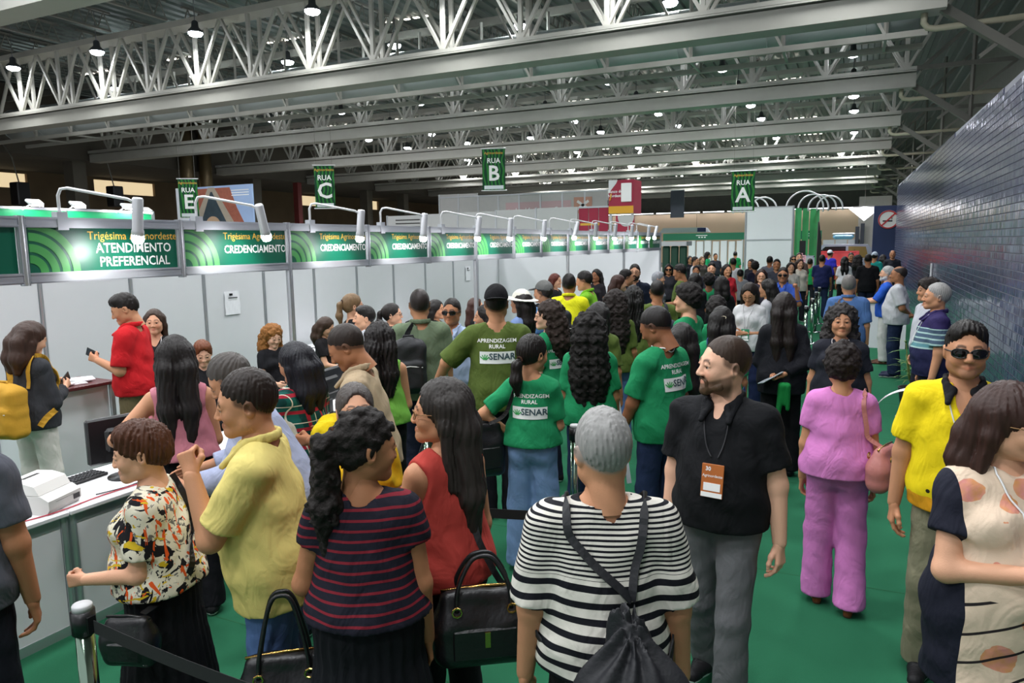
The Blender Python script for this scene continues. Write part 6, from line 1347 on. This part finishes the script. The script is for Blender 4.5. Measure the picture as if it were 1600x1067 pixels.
for lab, x, y, H, fc, sx, sk, hr, tp in (
    ('woman in dark glasses before the dark green stand', 1045, 413, 1.68, 178, 'f', 3, ('bob', '17110f', .12), '2a2a30'), ('woman with black hair beside the dark green stand', 1078, 400, 1.70, 200, 'f', 2, ('bob', '120e0c', .12), '22222a'),
    ('man in white shirt before the far white partitions', 1086, 401, 1.76, 250, 'm', 2, ('short', '1c1512'), 'd0d0d4'), ('blonde woman before the far white partitions', 1097, 401, 1.68, 200, 'f', 1, ('long', '6a4c30', .22), '4a4440'),
    ('woman in sunglasses and green top before the far partitions', 1106, 394, 1.74, 260, 'f', 2, ('curllong', '17110f', .2), '1f9a62'), ('dark-haired youth standing at the far partitions', 1118, 396, 1.72, 200, 'm', 3, ('short', '120e0c'), '2a2c34'),
    ('girl with tied hair facing out of the student group', 1088, 415, 1.64, 178, 'f', 3, ('pony', '15100e', .16), '3a2a28'), ('young man in glasses behind the student group', 1112, 411, 1.74, 176, 'm', 1, ('quiff', '17110f'), '23252e'),
    ('woman in red and black with long black hair looking aside', 1136, 413, 1.72, 200, 'f', 2, ('long', '110d0b', .34), 'a01c28'), ('man in white shirt with dark backpack walking away', 1146, 403, 1.74, 2, 'm', 3, ('short', '15100e'), 'c8c8cc'),
    ('person in green shirt among the far stands', 1149, 393, 1.74, 350, 'm', 3, ('short', '15100e'), '1f8a4e'), ('woman with dark hair before the white tower', 1174, 405, 1.68, 150, 'f', 3, ('bob', '120e0c', .14), '22222a'),
    ('woman with wide black hair before the white tower', 1180, 409, 1.66, 10, 'f', 3, ('curlshort', '120e0c'), '1c1c30'), ('dark-haired boy with pale backpack in the aisle', 1157, 421, 1.5, 8, 'm', 2, ('short', '120e0c'), '8a8c92'),
    ('man in grey shirt before the white tower', 1203, 400, 1.78, 345, 'm', 4, ('fade', '100c0a'), '5a5c66'), ('man with moustache behind the royal blue shirt', 1214, 405, 1.78, 176, 'm', 3, ('short', '15100e'), '3a3c46'),
    ('woman in black hair and dark glasses by the green tower side', 1240, 399, 1.72, 185, 'f', 2, ('bob', '15100e', .14), '4a3a34'), ('young man looking out beside the black upright sign', 1249, 395, 1.84, 182, 'm', 1, ('short', '2a1c14'), '5a4a44'),
    ('smiling woman with dark hair behind the raised hand', 1236, 410, 1.68, 188, 'f', 1, ('long', '1c1411', .22), 'c8c4bc'), ('woman in cream cardigan with long brown hair', 1250, 405, 1.70, 200, 'f', 1, ('long', '33211a', .3), 'cfc8ba'),
    ('child in green shirt beside the black upright sign', 1266, 404, 1.62, 350, 'm', 3, ('short', '1c1512'), '1f9a52'), ('man in black beside the red pickup bonnet', 1330, 395, 1.78, 190, 'm', 3, ('short', '17120f'), '1c1c22')):
    P(lab, x, y, H, fc, sx, 1.0, sk, hr, (tp, .85, .86), (bt, '22242c'), glasses='dark' if 'sunglasses' in lab or 'dark glasses' in lab else None)
# ---------------------------------------------------------------- worn and carried things
senar(cap_m, 1.27); senar(jea_w, 1.25); senar(gtm, 1.27, .03); senar(omb, 1.26); senar(cgl_w, 1.22)
lanyard(brd_m, '2a2a2e', 1.22, -.02, 'b5652a'); lanyard(sun_m, 'd8dcd8', 1.24, -.02, '1c7a52'); lanyard(att_w, 'e6e6e6', 1.14); lanyard(vne_w, 'c8c0c0', 1.12); lanyard(str_m, 'd8d8d8', 1.1); lanyard(flo_w, 'e6e6e6', 1.12); lanyard(wht_w, 'd8d8d8', 1.16, 0, '1c7a52')
MB().tube([tuple(p) for p in hug(gtm, spline([gtm['T']((-.07, .02, 1.45)), gtm['T']((-.055, -.06, 1.462)), gtm['T']((0, -.085, 1.455)), gtm['T']((.055, -.06, 1.462)), gtm['T']((.07, .02, 1.45))], 16), .006)], .0045, 6).build('lanyard', mat('lanyard_e6e6e6', 'e6e6e6', rough=.7), gtm['root'], True)
def sp(J, pts, n=24, off=.01): return hug(J, spline([J['T'](p) for p in pts], n), off)
handbag(str_w, (-.36, .16, .70), .2, (.36, .15, .30), leather, 'large black leather handbag hanging from the striped T-shirt woman', .24)
b_ = sp(red_w, [(.10, .06, 1.38), (.10, -.02, 1.42), (.08, -.09, 1.32), (.03, -.13, 1.14)], 14); handbag(red_w, (-.03, -.26, .95), -.60, (.40, .15, .31), leather, 'black leather shoulder bag with gold buckles of the red top woman', .13, [tuple(p) for p in b_[::3]]+[(.06, -.22, .98), (.10, -.24, .90)])
b_ = sp(pat_w, [(.10, -.05, 1.42), (.02, -.12, 1.25), (-.10, -.13, 1.05), (-.17, -.06, .92)], 16, .012); handbag(pat_w, (-.27, .05, .84), 1.3, (.22, .09, .20), leather, 'small black crossbody bag of the print-blouse woman', 0, [tuple(p) for p in b_[::2]]+[(-.26, .0, .84)], gold=False)
b_ = sp(pin_w, [(.13, .05, 1.40), (.125, -.03, 1.42), (.13, -.10, 1.34), (.17, -.12, 1.18)], 14); handbag(pin_w, (.24, -.10, 1.06), 1.2, (.30, .13, .26), mat('pink_leather', 'b5736e', rough=.45, bump=.15), 'dusty pink leather handbag on the pink-suited woman\'s shoulder', 0, [tuple(p) for p in b_[::2]]+[(.24, -.10, 1.04)])
MB().strip([tuple(pin_w['w'](p)) for p in spline([(.16, .10, 1.18), (.24, .12, 1.30), (.36, .10, 1.36), (.40, .05, 1.30), (.30, .02, 1.22)], 20)], .04, .003, (.3, .8, .2)).build('white_ribbon', mat('ribbon_white', 'dedee2', rough=.7), label='stiff white paper loop beside the pink-suited woman\'s arm', cat='ribbon')
backpack(mus_w, mat('mustard_canvas', 'b98a1e', rough=.8, bump=.2), 'mustard yellow canvas backpack of the charcoal-sweater woman', (.32, .18, .40), 1.06, .03)
backpack(sag_m, mat('black_nylon', '17181d', rough=.6, bump=.2), 'black backpack on the sage-shirted man', (.30, .17, .46), 1.12, -.12, (-1,))
def sack(J, m, lab, xc, zt, zb, wd):
    b = on_top(J, [(xc, zt), (xc, (zt+zb)/2)], -1); s_ = J['s']; yb = b[:, 1].min(); t = empty('drawstring_bag', J['w']((xc*s_, yb-.07, zb*s_)), J['yaw'], lab, 'backpack'); h_ = (zt-zb)*s_; F = Field()
    F.cone((-.02, .03, h_*.97), (0, -.02, h_*.45), .035, wd*.40, .05, sy=.6); F.cone((-.05, -.02, h_*.40), (-.07, -.01, .09), wd*.36, wd*.30, .06, sy=.62); F.cone((.05, -.02, h_*.40), (.07, -.01, .09), wd*.36, wd*.30, .06, sy=.62)
    F.post.append(lambda D, X, Y, Z: D+(.006+.010*np.clip(Z/h_, 0, 1))*np.sin(np.arctan2(Y, X)*9+2*np.sin(Z*9))*np.clip(Z/h_+.15, 0, 1)); V, Q = F.mesh(.009); obj('sack', mesh_np('sack', V, Q, [m]), t); MB().box((-.09, -wd*.30, h_*.33), (.012, .012, .085), Matrix.Rotation(.5, 3, 'Y')).build('zip_pull', alu, t)
    Wi = t.matrix_basis.inverted(); T = J['T']
    for sg in (-1, 1):
        pts = hug(J, spline([T((xc, -.14, zt+.01)), T((xc*.5+sg*.05, -.13, (zt+1.36)/2)), T((sg*.105, -.09, 1.36)), T((sg*.118, -.03, 1.412)), T((sg*.120, .04, 1.40)), T((sg*.135, .09, 1.28)), T((sg*.170, .05, 1.08)), T((sg*.165, -.06, .98))], 40), .007); lo_ = T((xc+sg*.09, -.20, zb+.06)); strap('strap', [tuple(Wi @ J['w'](p)) for p in pts[::2]]+[tuple(Wi @ J['w'](lo_))], .026, m, t, 44, .006)
sack(swe_m, mat('black_nylon', '17181d', rough=.6, bump=.2), 'black drawstring backpack on the striped-knit man', .07, 1.17, .74, .36)
backpack(gca_m, mat('black_nylon', '17181d', rough=.6, bump=.2), 'black backpack of the grey-capped man', (.30, .16, .44), 1.18)
backpack(omb, mat('navy_nylon', '1c2230', rough=.6, bump=.2), 'dark backpack of the cropped olive student', (.28, .14, .38), 1.08, .05, (1,))
backpack(clip_w, mat('blue_nylon', '34487a', rough=.6, bump=.2), 'blue backpack of the hair-clip girl', (.26, .12, .34), 1.10)
handbag(jea_w, (-.30, -.10, 1.06), .6, (.26, .12, .38), leather, 'slouchy black bag hanging beside the light-jeans student', 0, [(-.30, -.10, 1.04), tuple(jea_w['T']((-.17, -.13, 1.2))), tuple(jea_w['T']((-.10, -.06, 1.43))), tuple(jea_w['T']((-.12, .07, 1.36)))], gold=False)
phone(mus_w, 1, 'phone in the hands of the charcoal-sweater woman'); phone(redp, -1, 'dark phone in the red polo man\'s hand'); phone(gla_w, -1, 'phone held by the yellow-shirted woman in glasses'); phone(wht_w, 1, 'green card held by the white T-shirt girl', '1c8a5a', (.08, .006, .12), 0, 'card'); phone(blz_w, 1, 'grey tablet held behind the black blazer', '9aa0a6', (.16, .01, .22), 0, 'tablet'); phone(cgl_w, 1, 'green leaflet held by the curly-haired girl in glasses', '2f7a55', (.09, .004, .19), 0, 'leaflet')
F_ = Field(); c0 = np.array(bei_m['wr'][-1])+np.array((.08, -.05, .02))
for k in range(7): F_.ell(c0+np.array((.05*k-.12, .03*math.sin(k*2.1)-.06, .03*math.cos(k*1.7)+.01)), (.075, .085, .07), None, .04)
F_.post.append(lambda D, X, Y, Z: D+.006*np.sin(X*50+3*np.sin(Z*30))*np.sin(Y*40)); V, Q = F_.mesh(.011); o = obj('yellow_cloth', mesh_np('yellow_cloth', V, Q, [cloth('e2c414')]), label='bundle of bright yellow cloth over the beige polo man\'s arm', cat='cloth'); o.matrix_basis = bei_m['W']
F_ = Field(); R, sc = blz_w['hand'][1]; c0 = blz_w['wr'][1]+np.array((.02, -.05, -.12))
for k in range(6): F_.cone(c0+np.array((.03*math.sin(k*2), .02*math.cos(k*3), .03)), c0+np.array((.05*math.sin(k*2+.4), .03*math.cos(k*3), -.13-.05*(k % 3))), .03, .018, .02)
V, Q = F_.mesh(.009); o = obj('green_bag', mesh_np('green_bag', V, Q, [cloth('15803c')]), label='crumpled green cloth bag hanging below the grey tablet', cat='bag'); o.matrix_basis = blz_w['W']
t = cur_w; a = t['w'](t['wr'][1]+np.array((0, .05, .28))); b = t['w'](t['wr'][1]+np.array((.10, -.10, -.42))); MB().bar(a, b, .035, .012).build('white_stick', mat('stick_white', 'dcdee2', rough=.5), label='long white folded banner stick held by the long-curled student', cat='stick')
MB().tube([tuple(clip_w['Hd']((.01+.02*math.cos(a), -.115, .12+.012*math.sin(a)))) for a in np.linspace(0, 6.28, 9)], .004, 5, cap=False).build('hair_clip', mat('clip_cream', 'd8ccb0', rough=.4), clip_w['root'])
MB().strip([tuple(p) for p in sp(den_m, [(-.09, .08, 1.38), (-.10, -.02, 1.425), (-.09, -.10, 1.34), (-.02, -.14, 1.15), (.08, -.14, .98)], 20, .008)], .03, .004, (1, 0, .4)).build('bag_strap', mat('brown_leather', '5a3a26', rough=.5), den_m['root'])
def arm_mark(J, sg, name, m, rr, t0, turn):
    """ink on the outside of an arm: small strokes laid just above the skin"""
    a, b = J['el'][sg], J['wr'][sg]; ax_ = _n(b-a); o = _n(np.cross(ax_, np.array((0, 1., 0)))); n2 = np.cross(ax_, o); mb = MB(); r_ = random.Random(3)
    for k in range(9):
        th = turn+r_.uniform(-.5, .5); tt = t0+r_.uniform(-.12, .12); pts = []
        for q in range(7):
            u = th+.28*math.sin(q*1.1+k); v = tt+.035*math.cos(q*1.1+k*.7); rad = (rr+(.029-rr)*v)*J['s']*1.06+.0015; pts.append(tuple(a+(b-a)*v+(o*math.cos(u)+n2*math.sin(u))*rad))
        mb.tube(pts, .0022, 4)
    mb.build(name, m, J['root'])
arm_mark(brd_m, 1, 'tattoo', mat('ink', '2c2e33', rough=.7), .046, .22, 1.6)
